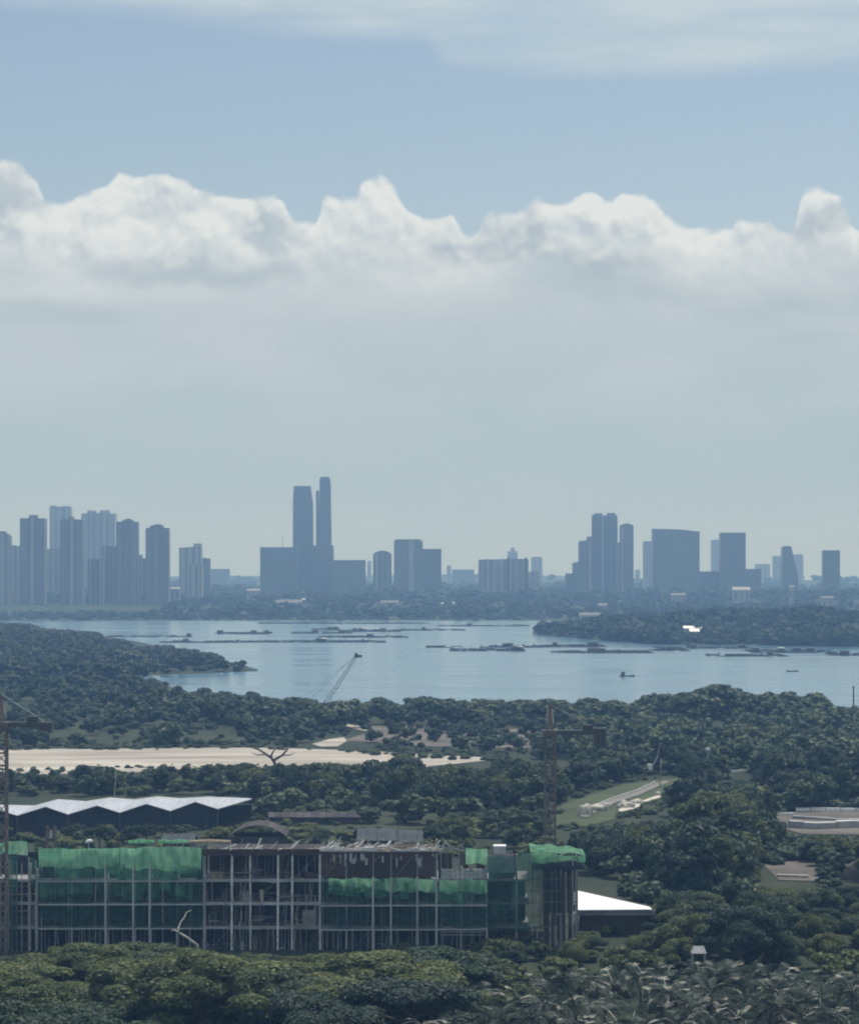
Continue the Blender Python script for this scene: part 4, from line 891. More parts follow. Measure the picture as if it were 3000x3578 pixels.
def pavilion(label, px0, px1, yt, d, m=WHITE):
    x0, x1 = WX(px0,d), WX(px1,d); zt = WZ(yt,d); w = x1-x0; g = hz(x0,d)
    r = thing('pavilion', ((x0+x1)/2, d, g), label, 'shelter')
    cx = (x0+x1)/2; rd = [(x0,d-w*.4,zt-.85),(x1,d-w*.4,zt-.85),(x1,d+w*.4,zt-.85),(x0,d+w*.4,zt-.85)]
    p1, p2 = (cx-w*.3,d,zt), (cx+w*.35,d,zt)
    k = MB(); k.slab([rd[0],rd[1],p2,p1], .06); k.slab([rd[2],rd[3],p1,p2], .06); k.slab([rd[1],rd[2],p2], .06); k.slab([rd[3],rd[0],p1], .06); k.build('roof', m, r)
    for xx, yy in ((x0+.2,d-w*.36),(x1-.2,d-w*.36),(x0+.2,d+w*.36),(x1-.2,d+w*.36)): MB().bar((xx,yy,g),(xx,yy,zt-.9),.1).build('post', STEEL, r)
pavilion('small white-roofed shelter poking out of the trees at lower right', 2412, 2466, 3306, 318, CONC_L)

# right hand earthworks
def wall_run(name, label, pts, h_, th, m, cat='wall', lift=0.0):
    P = [(WX(px, GD(py)), GD(py)) for px, py in pts]; P = [(x, y, hz(x, y)+.2+lift) for x, y in P]
    r = thing(name, P[0], label, cat)
    for a, b2 in zip(P[:-1], P[1:]):
        n = max(1, int((Vector(b2)-Vector(a)).length/3))
        for i in range(n):
            u, v = Vector(a).lerp(Vector(b2), i/n), Vector(a).lerp(Vector(b2), (i+1)/n-.01); hh = h_*random.uniform(.8,1.15); jy = random.uniform(-.1,.1) if name == 'retaining_wall' else 0; u.y += jy; v.y += jy
            if name == 'retaining_wall' and i > 0 and random.random() < .03: continue
            k = MB(); o = Vector((0,th,0)); e = Vector((0,0,hh)); k.hexa([u,v,v+o,u+o,u+e,v+e,v+o+e,u+o+e]); k.build('wall_block', m, r)
wall_run('retaining_wall', 'long white top wall of the earth terrace at the right edge', [(2780,2850),(3150,2850)], .8, .6, WHITE)
wall_run('retaining_wall', 'middle pale wall stretching across the right hand terrace', [(2770,2874),(2900,2882),(3150,2890)], .45, 1.2, CONC_L)
wall_run('retaining_wall', 'thick broken pale wall at the foot of the right hand terrace', [(2760,2908),(2860,2913),(2990,2907),(3150,2904)], 1.25, 3.2, CONC_L)
wall_run('retaining_wall', 'short white wall left of the terrace among trees', [(2714,2862),(2775,2862)], .5, .5, WHITE)
wall_run('kerb', 'pale kerb along the lower earth yard at right', [(2715,3084),(2825,3088)], .5, .8, RUBBLE, 'kerb')
wall_run('kerb', 'white kerb along the far side of the curving road', [(2060,2838),(2130,2809),(2220,2779),(2290,2749)], .35, .35, WHITE, 'kerb')
wall_run('retaining_wall', 'thin white wall deep in the woods at right', [(2550,2714),(2625,2710)], .6, .5, WHITE)
def boulder(label, px, py, w, h_, m=RUBBLE):
    d = GD(py); x = WX(px, d); z = hz(x, d); bm = bmesh.new(); bmesh.ops.create_icosphere(bm, subdivisions=3, radius=1); r_ = random.Random(px)
    o1, o2 = r_.random()*50, r_.random()*50
    for v in bm.verts:
        f = .75+.5*float(vnoise(v.co.x*2+o1+v.co.z, v.co.y*2+o2+v.co.z, .8, 3)); v.co = Vector((v.co.x*w*f, v.co.y*w*.7*f, v.co.z*h_*f))
    me = bpy.data.meshes.new('boulder'); bm.to_mesh(me); bm.free(); me.materials.append(m)
    tag(put('boulder', me, None, (x, d, z+h_*.35)), label, 'rock')
boulder('pale rounded heap at the near end of the curving road', 2046, 2862, 1.5, 1.9)
boulder('broad pale rubble heap just behind the road end', 2088, 2846, 2.0, 1.2)
boulder('small pale rubble lump beside the road bend', 2112, 2836, 1.4, .9)
boulder('pale rubble block on the lower path, left one', 2185, 2836, 1.9, 1.3)
boulder('pale rubble block on the lower path, right one', 2222, 2822, 1.6, 1.0)
boulder('small white stone at the top end of the lower path', 2297, 2794, .8, .9)
boulder('rounded earthy boulder cut by the right edge', 2985, 3095, 2.2, 2.4, EARTH)

def digger():
    d = GD(2716); x = WX(2262, d); z = hz(x, d)
    r = thing('excavator', (x, d, z), 'small white excavator with raised arm in front of the dark woods', 'excavator')
    for s in (-1, 1): MB().box(x-1.4, x+1.4, d+s*.9-.3, d+s*.9+.3, z, z+.7).build('track', STEELD, r)
    MB().box(x-1.5, x+1.1, d-1, d+1, z+.72, z+1.7).build('body', WHITE, r); MB().box(x-.1, x+1.0, d-1, d-.1, z+1.72, z+2.7).build('cab', WHITE, r)
    k = MB(); k.bar((x+1,d+.2,z+1.4),(x+2.6,d+.2,z+4.6),.34); k.build('boom', CONC_L, r); k = MB(); k.bar((x+2.6,d+.2,z+4.6),(x+3.0,d+.2,z+6.8),.26); k.build('arm', CONC_L, r)
    MB().box(x+2.7, x+3.4, d-.2, d+.6, z+6.7, z+7.4).build('bucket', STEELD, r)
digger()
def white_mast():
    d = 640.0; x = WX(2472, d); z = hz(x, d); r = thing('white_head_mast', (x, d, z), 'mast with a bright white head in the dark right hand woods', 'mast')  # thin pole carrying a white box
    zt = WZ(2622, d); MB().tube([(x,d,z),(x,d,zt)], [.16,.1], 6).build('pole', STEEL, r); MB().box(x-.55, x+.55, d-.35, d+.35, zt, zt+.6).build('head', WHITE, r)
white_mast()

# ------------------------------------------------------------------ vegetation
_bm = bmesh.new(); bmesh.ops.create_icosphere(_bm, subdivisions=1, radius=1); _bm.verts.ensure_lookup_table()
ICO_V = np.array([v.co[:] for v in _bm.verts]); ICO_F = np.array([[v.index for v in f.verts] for f in _bm.faces]); _bm.free()
_g = (1+5**.5)/2; IC0_V = np.array([(-1,_g,0),(1,_g,0),(-1,-_g,0),(1,-_g,0),(0,-1,_g),(0,1,_g),(0,-1,-_g),(0,1,-_g),(_g,0,-1),(_g,0,1),(-_g,0,-1),(-_g,0,1)])/(1+_g*_g)**.5
IC0_F = np.array([(0,11,5),(0,5,1),(0,1,7),(0,7,10),(0,10,11),(1,5,9),(5,11,4),(11,10,2),(10,7,6),(7,1,8),(3,9,4),(3,4,2),(3,2,6),(3,6,8),(3,8,9),(4,9,5),(2,4,11),(6,2,10),(8,6,7),(9,8,1)])
def unit(v): return v/np.maximum(np.linalg.norm(v, axis=1, keepdims=True), 1e-6)
def crown(rng, clumps, n, size, flat=1.0, core=0.80, up=0.25, ico=None):
    IV, IF = ico or (ICO_V, ICO_F)
    """leaf quads spread over a set of clumps (x, y, z, radius), with a dense inner core tinted dark as leaf shadow; returns verts, quads, tris, tint"""
    C = np.array(clumps); wgt = C[:,3]**2; idx = rng.choice(len(C), n, p=wgt/wgt.sum())
    dr = unit(rng.normal(size=(n,3))); dr[:,2] = np.where(dr[:,2] < -.35, -dr[:,2], dr[:,2])
    rad = C[idx,3]*(0.84+0.30*rng.random(n)); sc_ = np.array([1,1,flat])
    pos = C[idx,:3]+dr*rad[:,None]*sc_
    nr = unit(dr*0.9+rng.normal(size=(n,3))*(0.55 if size < .5 else .38)+np.array([0,0,up])); t = unit(np.cross(nr, rng.normal(size=(n,3)))); bt = np.cross(nr, t)
    s = size*(0.55+0.9*rng.random(n))[:,None]
    V = np.stack([pos-t*s, pos-bt*s*.62+t*s*.1, pos+t*s, pos+bt*s*.62+t*s*.1], 1).reshape(-1,3)
    Q = np.arange(n*4).reshape(-1,4); tint = np.repeat(np.clip(rng.random(len(C))[idx]*.6+rng.random(n)*.5, 0, 1), 4)
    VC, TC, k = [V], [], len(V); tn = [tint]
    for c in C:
        VC.append(c[:3]+IV*(1+rng.uniform(-.18,.18,(len(IV),1)))*c[3]*core*sc_); TC.append(IF+k); k += len(IV); tn.append(np.full(len(IV), .15))  # core tinted dark, standing for shadow inside the foliage
    return np.concatenate(VC), Q, np.concatenate(TC), np.concatenate(tn)
def clumps_for(kind, rng):
    out = []
    if kind == 'broad':
        for _ in range(28):
            v = unit(rng.normal(size=(1,3)))[0]; f = rng.uniform(.6,1.0); zz = 4.9+v[2]*3.4*f; tp = min(1, .62+.5*zz/5)
            out.append((v[0]*3.7*f*tp, v[1]*3.7*f*tp, zz, rng.uniform(1.0,1.8)))
    elif kind == 'tall':
        for _ in range(22):
            h = rng.random(); a = rng.random()*6.28; r = (1.9*math.sin(math.pi*min(.97, .18+.8*h)))*rng.uniform(.4,1)
            out.append((r*math.cos(a), r*math.sin(a), 1.4+7.8*h, rng.uniform(.7,1.3)))
    elif kind == 'umbrella':
        for _ in range(30):
            a = rng.random()*6.28; r = 5.4*math.sqrt(rng.random()); z = 8.6-.11*r*r*rng.uniform(.6,1.1)-rng.choice([0,0,1.4])
            out.append((r*math.cos(a), r*math.sin(a), z, rng.uniform(.9,1.6)))
    elif kind == 'bush':
        for _ in range(14):
            v = unit(rng.normal(size=(1,3)))[0]; v[2] = abs(v[2]); f = rng.uniform(.4,1)
            out.append((v[0]*4.4*f, v[1]*4.4*f, 2.2+v[2]*5.6*f, rng.uniform(1.8,2.9)))
    return out
def trunk_mesh(kind, rng, m):
    k = MB(); top = {'broad':5.2,'tall':8.0,'umbrella':6.4,'bush':2.0}[kind]; b_ = {'broad':.30,'tall':.24,'umbrella':.36,'bush':.2}[kind]
    w = rng.uniform(-.4,.4,4); k.tube([(0,0,-.6),(w[0]*.4,w[1]*.4,top*.45),(w[0],w[1],top)], [b_*1.25,b_*.85,b_*.4], 6)
    for i in range(5 if kind != 'bush' else 3):
        a = i*1.3+rng.uniform(0,.6); z0 = top*rng.uniform(.45,.9); l = {'broad':2.8,'tall':1.4,'umbrella':4.4,'bush':2.6}[kind]*rng.uniform(.7,1.1)
        k.tube([(w[0]*.5,w[1]*.5,z0),(l*.55*math.cos(a),l*.55*math.sin(a),z0+l*.35),(l*math.cos(a),l*math.sin(a),z0+l*.55)], [b_*.5,b_*.35,b_*.12], 5)
    me = bpy.data.meshes.new('trunk'); me.from_pydata([tuple(v) for v in k.v], [], k.f); me.materials.append(m); return me
KINDS = ('broad','tall','umbrella','bush')
SPEC = {'broad':('broad_tree','round-crowned'), 'tall':('tall_tree','tall narrow'), 'umbrella':('spreading_tree','flat-topped spreading'), 'bush':('bush','low rounded')}
NEARP, MIDP, LOWP, DOTP, FILLP = {}, {}, {}, {}, {}
for kd in KINDS:
    NEARP[kd], MIDP[kd], LOWP[kd], DOTP[kd], FILLP[kd] = [], [], [], [], []
    for i in range(3):
        rng = np.random.default_rng(100+i*7+KINDS.index(kd)*31); cl = clumps_for(kd, rng); fl = .72 if kd == 'umbrella' else .9
        tm = trunk_mesh(kd, rng, BARK)
        for st, n, sz in ((NEARP, 13000, .175), (MIDP, 4200, .31)):
            lm = (LEAF, LEAF_DARK, LEAF_OLIVE)[i]
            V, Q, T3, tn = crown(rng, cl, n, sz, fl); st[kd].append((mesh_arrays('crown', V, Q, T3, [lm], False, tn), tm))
        i0 = (IC0_V, IC0_F); LOWP[kd].append(crown(rng, cl[:16], 330, .80, fl, .95, ico=i0)); DOTP[kd].append(crown(rng, [(c[0],c[1],c[2],c[3]*1.35) for c in cl[:7]], 40, 1.9, fl, .98, ico=i0))
        FILLP[kd].append(crown(rng, cl, 2000, .40, fl, .88, ico=i0))
HALF = {'broad':4.6,'tall':2.7,'umbrella':6.2,'bush':6.0}
TOPH = {'broad':9.8,'tall':10.2,'umbrella':9.4,'bush':9.6}

# windows of the view that nearer trees must leave open: px0, px1, py0, py1, distance of what stands there
OPEN = [(-50,865,2780,2872,497),(-60,2045,2955,3262,347),(-60,700,2955,3290,347),(700,1330,2955,3318,347),(2014,2290,3100,3196,358),(1945,2335,2752,2862,536),
        (2752,3050,2840,2912,552),(2660,2845,3014,3092,446),(2388,2452,2184,2206,1945),(2412,2468,3296,3326,317),(1245,1480,2888,2922,418),(800,1000,2880,2910,438),(940,1250,2835,2858,515),
        (560,690,2908,2928,424),(2040,2130,2830,2872,540),(2240,2300,2660,2712,645),(2464,2480,2614,2640,639),(2945,3000,3020,3086,428),(-50,1205,2630,2652,700),(1510,1700,2650,2660,690),(1090,1300,2535,2612,760),
        (2552,2625,2700,2714,655),(2968,2996,2395,2460,914),(2716,2775,2852,2866,540),(960,1280,2285,2425,980),(1880,2130,2470,2610,365)]
COUNT = {'n': 0}
def blocked(px, half, ytop, ybase, d):
    for a, b_, q0, q1, dd in OPEN:
        if d < dd and px+half*.85 > a and px-half*.85 < b_ and ytop < q1 and ybase > q0: return True
    return False
PLACED = []
def scatter(n, region, hrange, kinds, sil=None, spacing=.75, widen=(.9,1.35), seed=1, tries=40, minh=1.2, ff=None, sj=10):
    """positions inside a ground polygon given in photo pixels; heights kept under a treeline; yields (kind, x, y, z, h, width factor)"""
    rng = np.random.default_rng(seed); xs = [p[0] for p in region]; ys = [p[1] for p in region]; out = []; used = {}
    dmin, dmax = GD(max(ys)), GD(min(ys))
    def inside(px, py):
        c = False; j = len(region)-1
        for i in range(len(region)):
            (xi, yi), (xj, yj) = region[i], region[j]
            if (yi > py) != (yj > py) and px < (xj-xi)*(py-yi)/(yj-yi)+xi: c = not c
            j = i
        return c
    for _ in range(n*tries):
        if len(out) >= n: break
        d = math.sqrt(rng.uniform(dmin**2, dmax**2)); px = rng.uniform(min(xs), max(xs)); py = HY+H*F/d
        if not inside(px, py): continue
        x = WX(px, d); z = hz(x, d)
        if z < .3 or (ff and not ff(px, d)): continue
        kd = kinds[rng.integers(len(kinds))]; h = rng.uniform(*hrange)*(.45 if kd == 'bush' else 1)
        if sil is not None:
            hm = WZ(ip(px, sil)+rng.uniform(-2,sj), d)-z; h = min(h, hm)
            if h < minh: continue
        wf = rng.uniform(*widen); half = HALF[kd]*h/TOPH[kd]*wf
        while True:
            yt = HY+(H-z-h)*F/d
            if not blocked(px, half/d*F, yt, HY+(H-z)*F/d, d): break
            h *= .72; half *= .72
            if h < minh: break
        if h < minh: continue
        key = (int(x//14), int(d//14)); ok = True
        for a in (-1,0,1):
            for b_ in (-1,0,1):
                for (qx, qy, qh) in used.get((key[0]+a, key[1]+b_), ()):
                    if (qx-x)**2+(qy-d)**2 < (spacing*(half+qh))**2: ok = False
        if not ok: continue
        used.setdefault(key, []).append((x, d, half)); out.append((kd, x, d, z, h, wf, rng.random()*6.28, int(rng.integers(3))))
    return out
SIDES = ('far left','left half','middle','right half','far right')
def plant(lst, where, protos, tintset=None):
    for kd, x, y, z, h, wf, rot, vi in lst:
        nm, adj = SPEC[kd]; cat = 'bush' if kd == 'bush' else 'tree'
        if tintset is not None: vi = tintset[int(rot*1000)%len(tintset)]
        if y < 266 and WX(1450, y) > x and vi == 2: vi = 1 if rot < 4 else 0  # nearest left trees swap olive for darker leaves, standing for shadow
        tone = ('mid green', 'dark green', 'olive green')[vi]
        r = bpy.data.objects.new(nm, None); COL.objects.link(r); r.location = (x, y, z); s = h/TOPH[kd]; r.rotation_euler = (0,0,rot); r.scale = (s*wf, s*wf, s)
        px = 1500+F*x/y; side = SIDES[0] if px < 600 else SIDES[1] if px < 1250 else SIDES[2] if px < 1950 else SIDES[3] if px < 2500 else SIDES[4]
        big = 'large' if h > 8.5 else 'small' if h < 4.5 else 'medium'
        tag(r, f'{big} {adj} {tone} {cat} {where}, {side}', cat, f'{big} {adj} {tone} {cat}s {where}, {side}')
        cm, tm = protos[kd][vi]; put('crown', cm, r); put('trunk', tm, r); COUNT['n'] += 1
def mass(name, lst, protos, m, kindtag='stuff'):
    Vs, Qs, Ts, tn, k = [], [], [], [], 0
    rng = np.random.default_rng(len(lst))
    for kd, x, y, z, h, wf, rot, vi in lst:
        V, Q, T3, t = protos[kd][vi]; s = h/TOPH[kd]; c, sn = math.cos(rot), math.sin(rot)
        W = np.empty_like(V); W[:,0] = (V[:,0]*c-V[:,1]*sn)*s*wf+x; W[:,1] = (V[:,0]*sn+V[:,1]*c)*s*wf+y; W[:,2] = V[:,2]*s+z-.1
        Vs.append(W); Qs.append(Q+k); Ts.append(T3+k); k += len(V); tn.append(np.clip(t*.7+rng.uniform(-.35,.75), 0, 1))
    if not Vs: return
    tag(put(name, mesh_arrays(name, np.concatenate(Vs), np.concatenate(Qs), np.concatenate(Ts), [m], False, np.concatenate(tn))), kind='stuff')

# --- nearest trees: in front of and beside the building
SIL_FRONT = [(-200,3325),(0,3335),(150,3328),(250,3294),(420,3284),(620,3280),(700,3284),(760,3300),(880,3318),(960,3330),(1050,3326),(1290,3312),(1330,3290),(1420,3282),(1500,3310),(1560,3290),(1700,3275),(1830,3240),(1950,3262),(2040,3240),(2150,3215),(2285,3202),(2320,3130),(2420,3105),(2600,3085),(2800,3095),(3000,3095),(3200,3095)]
fa = scatter(60, [(-250,3372),(1650,3372),(1650,3960),(-250,3960)], (5,11), ('umbrella','umbrella','umbrella','broad'), SIL_FRONT, .44, (1.2,2.1), 3, sj=70)
plant(fa, 'in front of the netted building', NEARP, (2,0,2,1,2))
fb = scatter(76, [(1550,3262),(2020,3275),(2300,3230),(2320,3150),(3250,3180),(3250,3420),(2300,3450),(1550,3520)], (5,9), ('broad','umbrella','broad','bush'), SIL_FRONT, .42, (1,1.5), 4)
plant(fb, 'below the white-roofed hall', NEARP, (0,2,1,2))
SIL_R = [(1990,3000),(2050,2985),(2100,2950),(2200,2880),(2300,2860),(2400,2850),(2500,2900),(2700,2900),(3250,2900)]
fc = scatter(125, [(2030,3090),(2030,3000),(2350,2860),(2700,2850),(3250,2925),(3250,3170),(2300,3190),(2290,3100)], (7,13), ('broad','broad','tall','broad'), None, .36, (1,1.4), 5)
plant(fc, 'between the road and white-roofed hall', MIDP, (0,1,1,2,0))
fd = scatter(60, [(-200,2880),(900,2880),(1940,2900),(1960,2960),(2030,3030),(-200,3030)], (3,7), ('bush','broad','bush','umbrella'), [(-200,2875),(860,2875),(900,2840),(1200,2860),(1240,2885),(1480,2890),(1500,2830),(1940,2820),(2050,2850)], .42, (1,1.5), 6)
plant(fd, 'right behind the netted building', MIDP)
SIL_S = [(-200,2688),(0,2686),(60,2682),(110,2690),(190,2700),(230,2700),(270,2668),(300,2655),(340,2668),(410,2672),(430,2702),(520,2705),(580,2660),(620,2668),(700,2658),(780,2665),(850,2660),(900,2668),(960,2660),(1080,2668),(1140,2655),(1200,2640),(1230,2622),(1300,2632),(1350,2645),(1400,2625),(1470,2628),(1520,2652),(1600,2655),(1700,2650),(1800,2635),(1900,2650),(2000,2680)]
fe = scatter(120, [(-250,2752),(1950,2752),(1950,2850),(900,2850),(860,2790),(-250,2790)], (6,11), ('tall','broad','tall','broad'), SIL_S, .30, (1,1.35), 7)
plant(fe, 'in the row before the sand', MIDP, (0,1,1,0,2))
ffl = scatter(80, [(1960,2750),(2150,2700),(2450,2700),(3250,2730),(3250,2838),(2750,2845),(2350,2790),(2450,2730),(2330,2725),(2000,2790)], (6,10), ('broad','broad','tall'), None, .34, (1,1.35), 8)
plant(ffl, 'beyond the curving road', MIDP, (0,1,1))

# low growth that fills the ground between the trees
g0 = scatter(120, [(-250,3334),(1340,3334),(2030,3270),(2330,3200),(2330,3260),(1340,3440),(-250,3420)], (3,7), ('bush',), [(a, b_+2) for a, b_ in SIL_FRONT], .24, (1.2,1.9), 30, minh=.5)
g1 = scatter(230, [(-250,3335),(700,3335),(760,3372),(1330,3385),(1400,3320),(2050,3290),(2320,3215),(3250,3190),(3250,3990),(-250,3990)], (2.2,6), ('bush','bush','broad'), [(a, b_+4) for a, b_ in SIL_FRONT], .30, (1.1,1.8), 31, minh=.6)
g2 = scatter(190, [(-250,2880),(1940,2900),(1960,3030),(-250,3030)], (2.5,6), ('bush',), [(-250,2876),(860,2876),(900,2850),(1200,2860),(1240,2888),(1480,2892),(1500,2850),(1940,2845)], .32, (1.1,1.8), 32, minh=.6)
g3 = scatter(330, [(-250,2725),(1950,2715),(1950,2900),(900,2890),(860,2800),(-250,2790)], (3,7.5), ('bush','broad','bush'), [(a, b_+8) for a, b_ in SIL_S], .30, (1.1,1.6), 33, minh=.8)
g4 = scatter(520, [(2030,3110),(2030,2960),(2350,2850),(2440,2740),(3250,2740),(3250,3200),(2300,3215)], (3,7), ('bush','broad','bush'), None, .32, (1.1,1.6), 34, minh=.6)
g5 = scatter(150, [(1960,2740),(2150,2690),(2450,2695),(3250,2700),(3250,2760),(2440,2745),(2330,2728),(2000,2775)], (3,7), ('bush','broad'), None, .32, (1.1,1.6), 35, minh=.6)
g6 = scatter(260, [(-250,2612),(900,2608),(1500,2630),(1760,2648),(1780,2672),(1480,2664),(1200,2640),(900,2632),(-250,2634)], (1.5,4.5), ('bush',), None, .25, (1.1,2), 36, minh=.4)
g7 = scatter(150, [(-250,2686),(400,2684),(900,2676),(1300,2676),(1300,2712),(-250,2724)], (1.5,4), ('bush',), [(-200,2676),(900,2664),(1300,2660)], .25, (1.1,2), 37, minh=.4)
g8 = scatter(240, [(2640,2812),(3250,2812),(3250,2835),(2790,2838),(2760,2912),(3250,2925),(3250,2995),(2690,3000),(2700,3090),(3250,3100),(3250,3135),(2620,3120)], (1.5,5), ('bush',), None, .26, (1.1,2), 38, minh=.4)
g9 = scatter(170, [(1900,2905),(1930,2880),(2010,2902),(2060,2895),(2190,2856),(2330,2796),(2420,2755),(2425,2725),(2290,2732),(2180,2748),(2060,2782),(1950,2826),(1905,2836),(1880,2800),(2050,2765),(2200,2725),(2460,2715),(2480,2770),(2340,2830),(2200,2890),(2050,2925)], (1.2,3.8), ('bush',), None, .26, (1.1,2), 39, minh=.4)
mass('clearing_edge_scrub', g8+g9, LOWP, LEAF)
mass('sand_edge_scrub', g6+g7, LOWP, LEAF)
mass('front_undergrowth', g0+[q for q in g1 if q[2] > 290], FILLP, LEAF_OLIVE); mass('front_thicket', [q for q in g1 if q[2] <= 290], FILLP, LEAF_DARK); mass('yard_undergrowth', g2, LOWP, LEAF_OLIVE); mass('tree_row_undergrowth', g3, LOWP, LEAF); mass('slope_undergrowth', g4+g5, LOWP, LEAF)

# --- woods farther out, too many to count
SIL_B1 = [(-300,2380),(480,2385),(560,2388),(640,2398),(700,2420),(760,2405),(850,2398),(950,2403),(1000,2422),(1100,2438),(1190,2442),(1215,2412),(1270,2404),(1330,2430),(1390,2446),(1402,2455),(1440,2430),(1490,2420),(1580,2432),(1620,2442),(1650,2428),(1800,2438),(1900,2430),(2000,2434),(2040,2428),(2090,2430),(2110,2440),(2160,2430),(2190,2418),(2215,2450),(2260,2420),(2330,2402),(2400,2414),(2500,2376),(2560,2388),(2620,2408),(2700,2404),(2850,2404),(2910,2410),(2938,2452),(3000,2466),(3300,2460)]
b1 = scatter(380, [(540,2484),(3300,2490),(3300,2550),(1950,2560),(1300,2540),(1150,2570),(540,2520)], (7,12), ('broad','bush','broad'), SIL_B1, .40, (1,1.4), 9, ff=lambda px, d: d < ip(px, D1)-6)
b2 = scatter(420, [(1950,2545),(3300,2530),(3300,2735),(2450,2700),(2150,2695),(1960,2740),(1850,2650),(1960,2590)], (5,9), ('broad','bush','broad'), SIL_B1, .45, (1,1.4), 10)
b3 = scatter(230, [(1100,2470),(1250,2545),(1950,2560),(1960,2645),(1760,2650),(1250,2625),(1300,2570),(1150,2590),(950,2622),(700,2500)], (2.5,6), ('bush','bush','broad'), SIL_B1, .40, (1,1.5), 12)
b4 = scatter(520, [(-300,2385),(520,2385),(640,2420),(760,2480),(1050,2500),(1080,2620),(-300,2622)], (3.5,8.5), ('bush','broad','bush'), None, .46, (1.0,1.6), 13)
mass('shore_woodland', b1+b2, LOWP, LEAF); mass('scrubland', b3+b4, LOWP, LEAF)
SIL_HL = [(-300,2150),(0,2172),(60,2172),(110,2175),(150,2192),(200,2195),(330,2203),(360,2220),(380,2230),(430,2228),(470,2250),(600,2250),(640,2262),(740,2272),(770,2282),(790,2305),(880,2303),(900,2300),(912,2335)]
h1 = scatter(900, [(-350,2205),(250,2215),(420,2243),(600,2265),(780,2310),(915,2339),(915,2350),(560,2370),(480,2400),(-350,2400)], (7,13), ('broad','broad','bush'), SIL_HL, .36, (1,1.4), 14, ff=lambda px, d: px < 905 and d < ip(px, HF)-8)
mass('headland_woodland', h1, LOWP, LEAF_DARK)
SIL_PE = [(1855,2205),(1880,2172),(1900,2165),(1960,2170),(2050,2152),(2200,2140),(2300,2138),(2400,2130),(2500,2112),(2600,2105),(2680,2116),(2750,2125),(2800,2112),(2840,2100),(2880,2112),(2940,2130),(3000,2125),(3300,2110)]
p1 = scatter(1300, [(1862,2216),(1960,2195),(2060,2168),(3400,2170),(3400,2266),(2300,2254),(2100,2238),(1950,2226)], (6,13), ('broad','broad','bush'), SIL_PE, .36, (1,1.5), 15)
p2 = scatter(520, [(1862,2210),(1960,2222),(2100,2236),(2300,2246),(3400,2250),(3400,2268),(2300,2258),(2100,2244),(1950,2230),(1862,2222)], (6,12), ('bush','broad'), SIL_PE, .26, (1.1,1.7), 18)
mass('peninsula_woodland', p1+p2, DOTP, LEAF_FAR)
SIL_FS = [(-300,2140),(500,2135),(580,2110),(640,2085),(700,2085),(760,2060),(900,2075),(1000,2095),(1150,2060),(1240,2045),(1320,2070),(1450,2095),(1560,2080),(1640,2045),(1750,2075),(1850,2045),(1960,2015),(2100,2035),(2300,2040),(2600,2045),(2830,2015),(2880,2010),(3000,1995),(3300,2010)]
s1 = scatter(2600, [(-400,2150),(600,2120),(1500,2100),(3400,2090),(3400,2166),(-400,2166)], (8,14), ('broad','broad','bush'), SIL_FS, .33, (1.1,1.7), 16)
s2 = scatter(900, [(-400,2147),(900,2150),(1900,2152),(1900,2169),(-400,2169)], (5,9), ('bush',), None, .33, (1.1,2.0), 17)
mass('far_shore_woodland', s1+s2, DOTP, LEAF_FAR)
def far_belt():
    rng = np.random.default_rng(77); out = []
    for i in range(1800):
        px = rng.uniform(-400, 3400); d = rng.uniform(3500, 7600); x = WX(px, d); z = hz(x, d)
        h = rng.uniform(10,20)
        hm = WZ(ip(px, [(0,2030),(600,2020),(800,2005),(1000,2015),(1600,2005),(1900,2000),(2100,1995),(2450,2000),(2700,2010),(2830,2008),(2850,2000),(2990,1985),(3100,1990)]), d)-z
        h = min(h, hm)
        if h > 4: out.append(('broad', x, d, z, h, rng.uniform(1.2,2.2), rng.random()*6.28, int(rng.integers(3))))
    mass('distant_woodland', out, DOTP, LEAF_FAR)
far_belt()

# --- palm thicket at lower right: every frond is a part
def frond_mesh(seed, m, L=3.2, dry=False):
    r_ = random.Random(seed); k = MB(); n = 11; droop = r_.uniform(.35,.8); pts = []
    for i in range(n+1):
        t = i/n; pts.append(Vector((L*t*(1-.15*t), 0, L*(.55*t-droop*1.2*t*t))))
    k.tube(pts, [.048*(1-.7*i/n)+.012 for i in range(n+1)], 3)
    for i in range(n-3 if dry else 1, n+1):
        t = i/n; l = .85*math.sin(math.pi*(.12+.8*t))+.12; p = pts[i]
        for s in (-1, 1):
            for q in (0, .5):
                pp = pts[i-1].lerp(p, q+.5) if q else p
                tip = pp+Vector((.45*l, s*l*.8, -l*r_.uniform(.25,.6)+.12)); o = Vector((.06,0,.0))
                k.add([pp-o, pp+o, tip+o*.25, tip-o*.25], [(0,1,2,3)])
    me = bpy.data.meshes.new('frond'); me.from_pydata([tuple(v) for v in k.v], [], k.f); me.materials.append(m); return me
FR = [frond_mesh(i, LEAF_PALM) for i in range(4)]; FRD = [frond_mesh(20+i, DRY, 2.9, True) for i in range(3)]
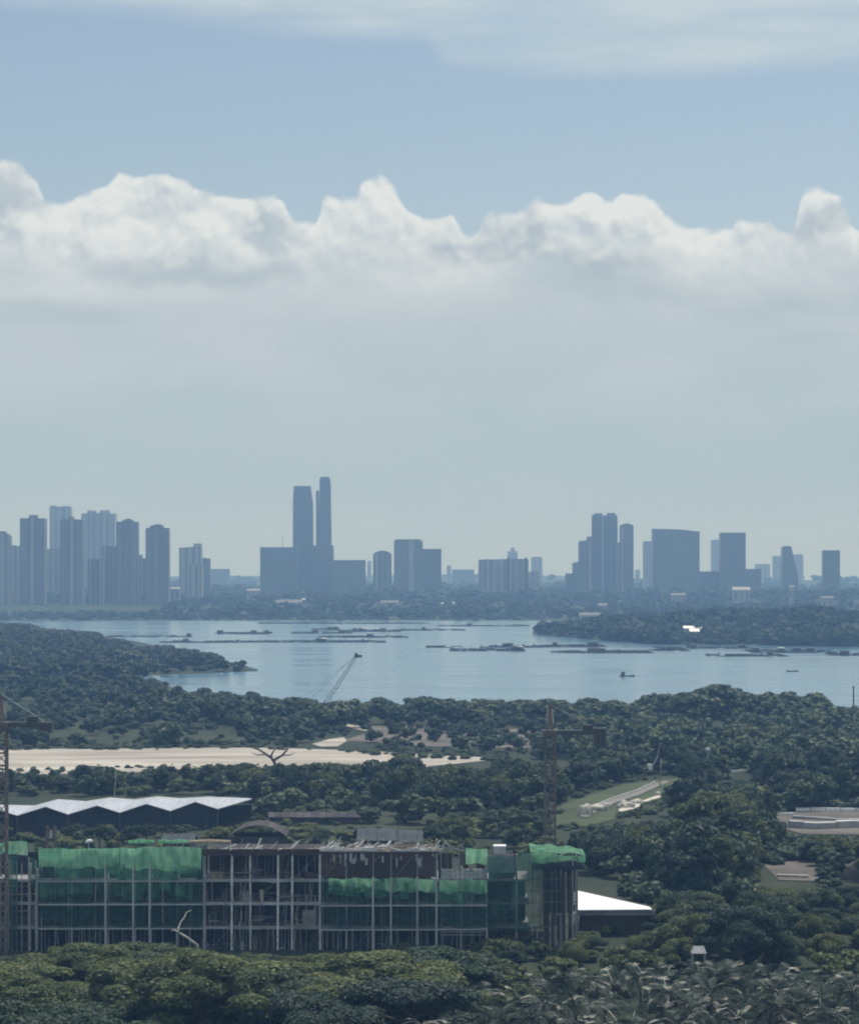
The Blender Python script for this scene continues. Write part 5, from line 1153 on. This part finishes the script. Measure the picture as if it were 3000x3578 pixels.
def palms():
    ks = MB(); ks.tube([(0,0,-.5),(.05,0,1.2),(0,.06,2.6),(0,0,3.6)], [.24,.2,.18,.16], 7)
    tm = bpy.data.meshes.new('trunk'); tm.from_pydata([tuple(v) for v in ks.v], [], ks.f); tm.materials.append(BARK)
    SIL_P = [(1350,3520),(1500,3470),(1650,3430),(1850,3400),(2100,3385),(2400,3360),(2650,3370),(2800,3390),(3200,3380)]
    ps = scatter(180, [(1450,3640),(1750,3560),(2100,3500),(2600,3470),(3200,3480),(3200,3990),(1450,3990)], (4.5,8.5), ('tall',), SIL_P, .28, (1,1), 21, minh=2.6)
    rr = random.Random(9)
    for kd, x, y, z, h, wf, rot, vi in ps:
        r = bpy.data.objects.new('palm', None); COL.objects.link(r); th = max(1.2, h-1.6); r.location = (x, y, z); r.rotation_euler = (rr.uniform(-.08,.08), rr.uniform(-.08,.08), rot)
        px = 1500+F*x/y; bare = rr.random() < .6; row = 'front' if y < 252 else 'middle' if y < 272 else 'back'; part = 'left end' if px < 1950 else 'middle' if px < 2480 else 'right end'
        lab = ('palm with pale bare frond ribs' if bare else 'evenly green shaggy palm')+f' in {row} row of lower right thicket, {part}'
        tag(r, lab, 'palm', lab.replace('palm', 'palms', 1))
        t = put('trunk', tm, r); t.scale = (1,1,th/3.6); n = rr.randint(14,18)
        for i in range(n):
            f = put('frond', FRD[i%3] if bare and rr.random() < .38 else FR[rr.randrange(4)], r, (0,0,th-.05+rr.uniform(0,.15)))
            s = rr.uniform(.75,1.15); f.scale = (s,s,s); f.rotation_euler = (rr.uniform(-.2,.2), rr.uniform(-.75,.45), i*2.4+rr.uniform(-.3,.3))
palms()
# --- bare trees
def bare_tree(label, strokes, d, m, nm='dead_tree', cat='dead tree'):
    f = P3(strokes[0][0][0], strokes[0][0][1], d); g = hz(f.x, d); r = thing(nm, (f.x, d, min(g, f.z)), label, cat)
    k0 = MB()
    if f.z > g: k0.tube([(f.x, d, g-.3), tuple(f)], [strokes[0][-1]*1.3, strokes[0][-1]], 6); k0.build('trunk', m, r)
    for st in strokes:
        pts = [P3(px, py, d+q*.6) for q, (px, py) in enumerate(st[:-1])]; n = len(pts)
        MB().tube(pts, [st[-1]*(1-.65*i/(n-1)) for i in range(n)], 6).build('branch', m, r, True)
bare_tree('pale leafless forked branch in front of the dark building bays', [[(690,3305),(650,3275),(612,3252),(604,3250),.20],[(625,3258),(622,3245),(632,3222),(645,3205),(652,3188),(668,3182),.13],[(606,3251),(596,3256),.10]], 330.0, DRY)
bare_tree('dark gnarled half-bare tree in front of the sand field', [[(965,2700),(960,2668),(950,2650),(930,2636),(905,2620),(880,2612),.5],[(955,2658),(985,2640),(1005,2618),(1010,2605),.38],[(945,2645),(955,2625),(975,2606),.28],[(930,2636),(900,2638),(880,2632),.22],[(985,2640),(1015,2638),(1030,2630),.2]], 640.0, BARK)
for i, (px, py, h_, lab) in enumerate(((400,2700,40,'thin pale bare stem in the dark row above the shed'),(1115,2700,46,'slender pale bare stem in the tree row right of the shed'),(1300,2660,52,'pale leaning bare stem near the middle of the tree row'),(2305,2650,40,'bare pale stem in the woods near the excavator'))):
    d = 575.0+i*12; bare_tree(lab, [[(px, py+h_*1.6),(px+4, py+h_*.6),(px+2, py),.16],[(px+4, py+h_*.5),(px+14, py+h_*.1),.09]], d, DRY)
print('TREES', COUNT['n'], 'masses', len(b1), len(b2), len(b3), len(b4), len(h1), len(p1), len(s1), 'near', len(fa), len(fb), len(fc), len(fd), len(fe), len(ffl))
